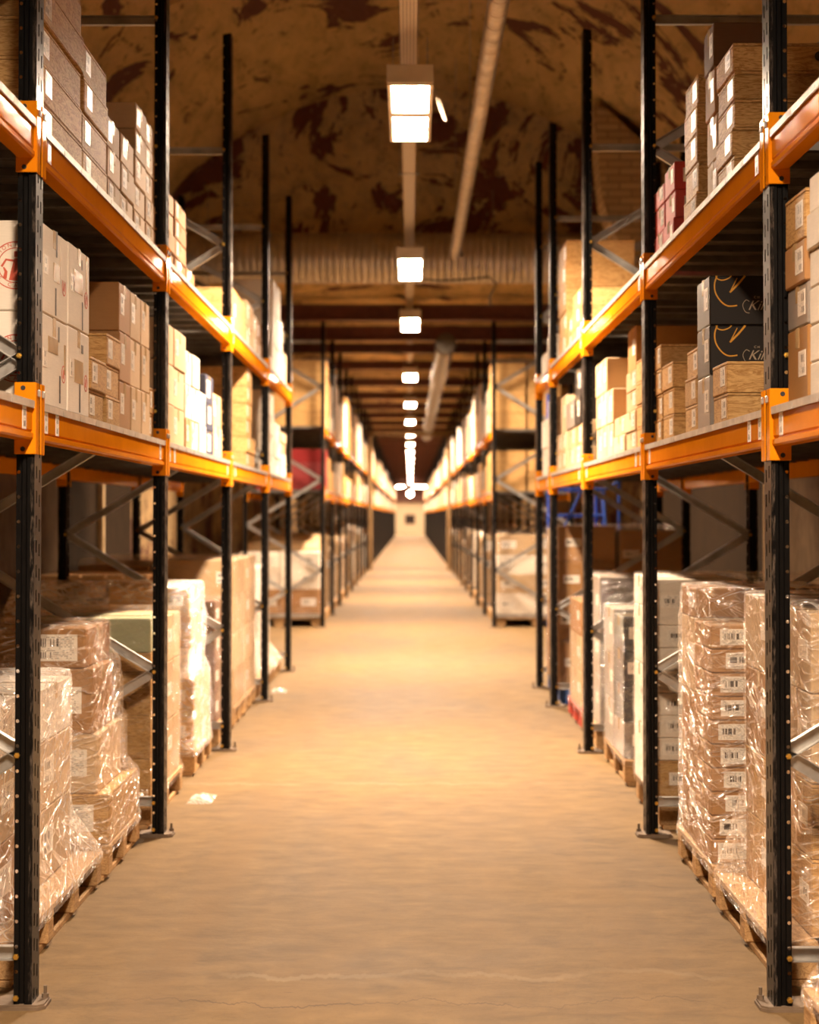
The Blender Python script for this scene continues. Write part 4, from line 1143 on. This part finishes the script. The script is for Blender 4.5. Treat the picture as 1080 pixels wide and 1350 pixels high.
# broad duct across the hall
nx = 258
mb = MB(); mb.tube([(-3.225 + .025 * i, 0, 0) for i in range(nx + 1)], [.275 if i % 3 else .267 for i in range(nx + 1)], 36)
dd = tag(mb.build('ventilation_duct', M['ductx'], None, (0, 18.5, 4.30), smooth=True), 'broad ribbed metal duct crossing the hall under the arch', 'duct')
for x in (-2.2, 0.9, 2.4):
    mb = MB(); mb.tube([(0, .278 * math.cos(a * PI / 16), .278 * math.sin(a * PI / 16)) for a in range(33)], .007, 6, caps=False)
    mb.tube([(0, 0, .278), (0, 0, .75)], .004, 6); mb.build('duct_strap', M['steel'], dd, (x, 0, 0))
mb = MB(); mb.tube([(-.05, 0, 0), (.2, .03, -.02), (.5, .02, -.005), (.72, .02, .02), (.8, .02, -.05), (.73, .01, -.2), (.74, 0, -.30)], .010, 8)
tag(mb.build('hanging_cable', M['darkcable'], None, (.12, 18.15, 4.03), smooth=True), 'dark cable looping below the broad duct near the second lamp', 'cable')
# narrower duct running on beyond the beams
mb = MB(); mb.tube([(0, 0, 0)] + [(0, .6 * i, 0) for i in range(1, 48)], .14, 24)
d2 = tag(mb.build('ventilation_duct', M['ductshade'], None, (.50, 24.0, 3.93), smooth=True), 'round capped duct running away under the dark ceiling beams', 'duct')
mb = MB(); mb.tube([(0, -.012, 0), (0, .0, 0)], .147, 28); mb.build('end_cap', M['ductshade'], d2)
# strip lights across the far end
for x, L, lb in ((-1.0, .55, 'small bright strip light high on the far end, beside the lamp row'), (.22, 1.5, 'long bright strip light crossing the far end of the aisle')):
    st = thing('hanging_strip_light', lb, 'lamp', (x, 126, 3.62), 'strip lights at the far end')
    mb = MB(); mb.box(0, L, -.05, .05, .05, .11, .01); mb.build('housing', M['enamel'], st)
    mb = MB(); mb.tube([(0.02, 0, .02), (L - .02, 0, .02)], .03, 10); mb.build('tube', M['lamp'], st)
    for a in (.1, L - .1):
        mb = MB(); mb.tube([(a, 0, .11), (a, 0, .72)], .01, 6); mb.build('rod', M['steel'], st)
st = thing('wall_lamp', 'small round lamp over the end of the aisle', 'lamp', (0, 126.6, 3.12))
mb = MB(); mb.tube([(0, 0, 0), (0, .12, 0)], .2, 14); mb.build('housing', M['enamel'], st)
mb = MB(); mb.tube([(0, -.04, 0), (0, 0, 0)], .16, 14); mb.build('diffuser', M['lamp'], st)
mb = MB(); mb.tube([(0, .06, .2), (0, .06, 1.2)], .01, 6); mb.build('rod', M['steel'], st)

# ------------------------------------------------------------------ blue warehouse steps in the cross aisle
ld = thing('step_ladder', 'blue tubular warehouse steps with guard rails behind the right-side wrapped loads', 'ladder', (1.20, 15.35, 0))
def rail(nm, pts, r=.014, mat='blue'):
    mb = MB(); mb.tube(pts, r, 8); return mb.build(nm, M[mat], ld, smooth=False)
for x in (.14, .60):
    rail('guard_post', [(x, .55, 0), (x, .55, 1.76)], .017); rail('guard_post', [(x, 1.15, 0), (x, 1.15, 1.76)], .017)
    rail('hand_rail', [(x, .55, 1.745), (x, 1.15, 1.745)]); rail('hand_rail', [(x, .55, 1.50), (x, 1.15, 1.50)])
    rail('stringer', [(x, .55, 1.2), (x, -.02, .02)], .018); rail('hand_rail', [(x, .55, 1.745), (x, .1, .95), (x, .1, .2)])
rail('guard_rail', [(.14, .55, 1.745), (.60, .55, 1.745)]); rail('guard_rail', [(.14, 1.15, 1.745), (.60, 1.15, 1.745)])
rail('guard_rail', [(.14, .55, 1.50), (.60, .55, 1.50)]); rail('guard_rail', [(.14, 1.15, 1.50), (.60, 1.15, 1.50)])
rail('cross_brace', [(.16, .55, 1.24), (.40, .55, 1.735)], .011); rail('guard_post', [(.14, 1.15, 1.7), (.14, 1.15, 2.68)], .017)
rail('outrigger', [(.60, .55, 1.30), (.75, .55, 1.30)], .011); rail('outrigger', [(.75, .55, 1.18), (.75, .55, 1.85)], .015); rail('outrigger', [(.75, .55, 1.82), (.6, .55, 1.74)], .011)
rail('side_pole', [(-.01, .30, 1.9), (.0, .30, .02)], .014); rail('painted_glint', [(.0, .296, 1.47), (.006, .296, 1.62)], .017, 'white')  # short white sleeve stands in for the highlight on the pole
mb = MB(); mb.box(.14, .60, .55, 1.15, 1.18, 1.21, .004); mb.build('platform', M['blue'], ld)
for i in range(4):
    z = .24 + .24 * i; y = -.02 + .57 * (z / 1.2)
    mb = MB(); mb.box(.14, .60, y, y + .16, z - .012, z, .003); mb.build('tread', M['blue'], ld)

# ------------------------------------------------------------------ film scraps on the floor
for x, y, lb in ((-1.10, 9.05, 'scrap of crumpled clear film on floor by the second left-side post'), (-1.12, 14.6, 'scrap of crumpled clear film on floor past the fourth left-side post')):
    mb = MB()
    def sc(u, v_):
        a, b = (u - .5) * .13, (v_ - .5) * .3
        return (a, b, .004 + max(0, .03 * (noise.noise(Vector((a * 22 + x, b * 16, 1))) + .5)) * (1 - abs(2 * u - 1) ** 3) * (1 - abs(2 * v_ - 1) ** 3))
    mb.add(*grid(14, 22, sc)); tag(mb.build('film_scrap', M['filmmilk'], None, (x, y, 0), smooth=True), lb, 'plastic wrap')

# ------------------------------------------------------------------ world, camera, view
wd = bpy.data.worlds.new('World'); scene.world = wd; wd.use_nodes = True
wd.node_tree.nodes['Background'].inputs[0].default_value = (.02, .013, .007, 1); wd.node_tree.nodes['Background'].inputs[1].default_value = .3
cam = bpy.data.cameras.new('camera'); co = bpy.data.objects.new('camera', cam); COL.objects.link(co)
co.location = (0, 0, 1.5); co.rotation_euler = (PI / 2 + math.atan(.0235), 0, 0)
cam.sensor_fit = 'HORIZONTAL'; cam.sensor_width = 24; cam.lens = 50; cam.shift_x = -1 / 1080; cam.shift_y = (5 - 2250 * .0235) / 1080
cam.clip_end = 400; cam.clip_start = .05
cam.dof.use_dof = True; cam.dof.focus_distance = 5.9; cam.dof.aperture_fstop = 2.2
scene.camera = co
vs_ = scene.view_settings
scene.display_settings.display_device = 'sRGB'
vs_.view_transform = 'Standard'; vs_.look = 'None'; vs_.gamma = 1; vs_.exposure = 0.0; vs_.use_curve_mapping = False
cy = scene.cycles
cy.max_bounces = 10; cy.diffuse_bounces = 5; cy.glossy_bounces = 4; cy.transparent_max_bounces = 24; cy.transmission_bounces = 4
cy.sample_clamp_indirect = 6; cy.use_denoising = True; cy.caustics_reflective = False; cy.caustics_refractive = False
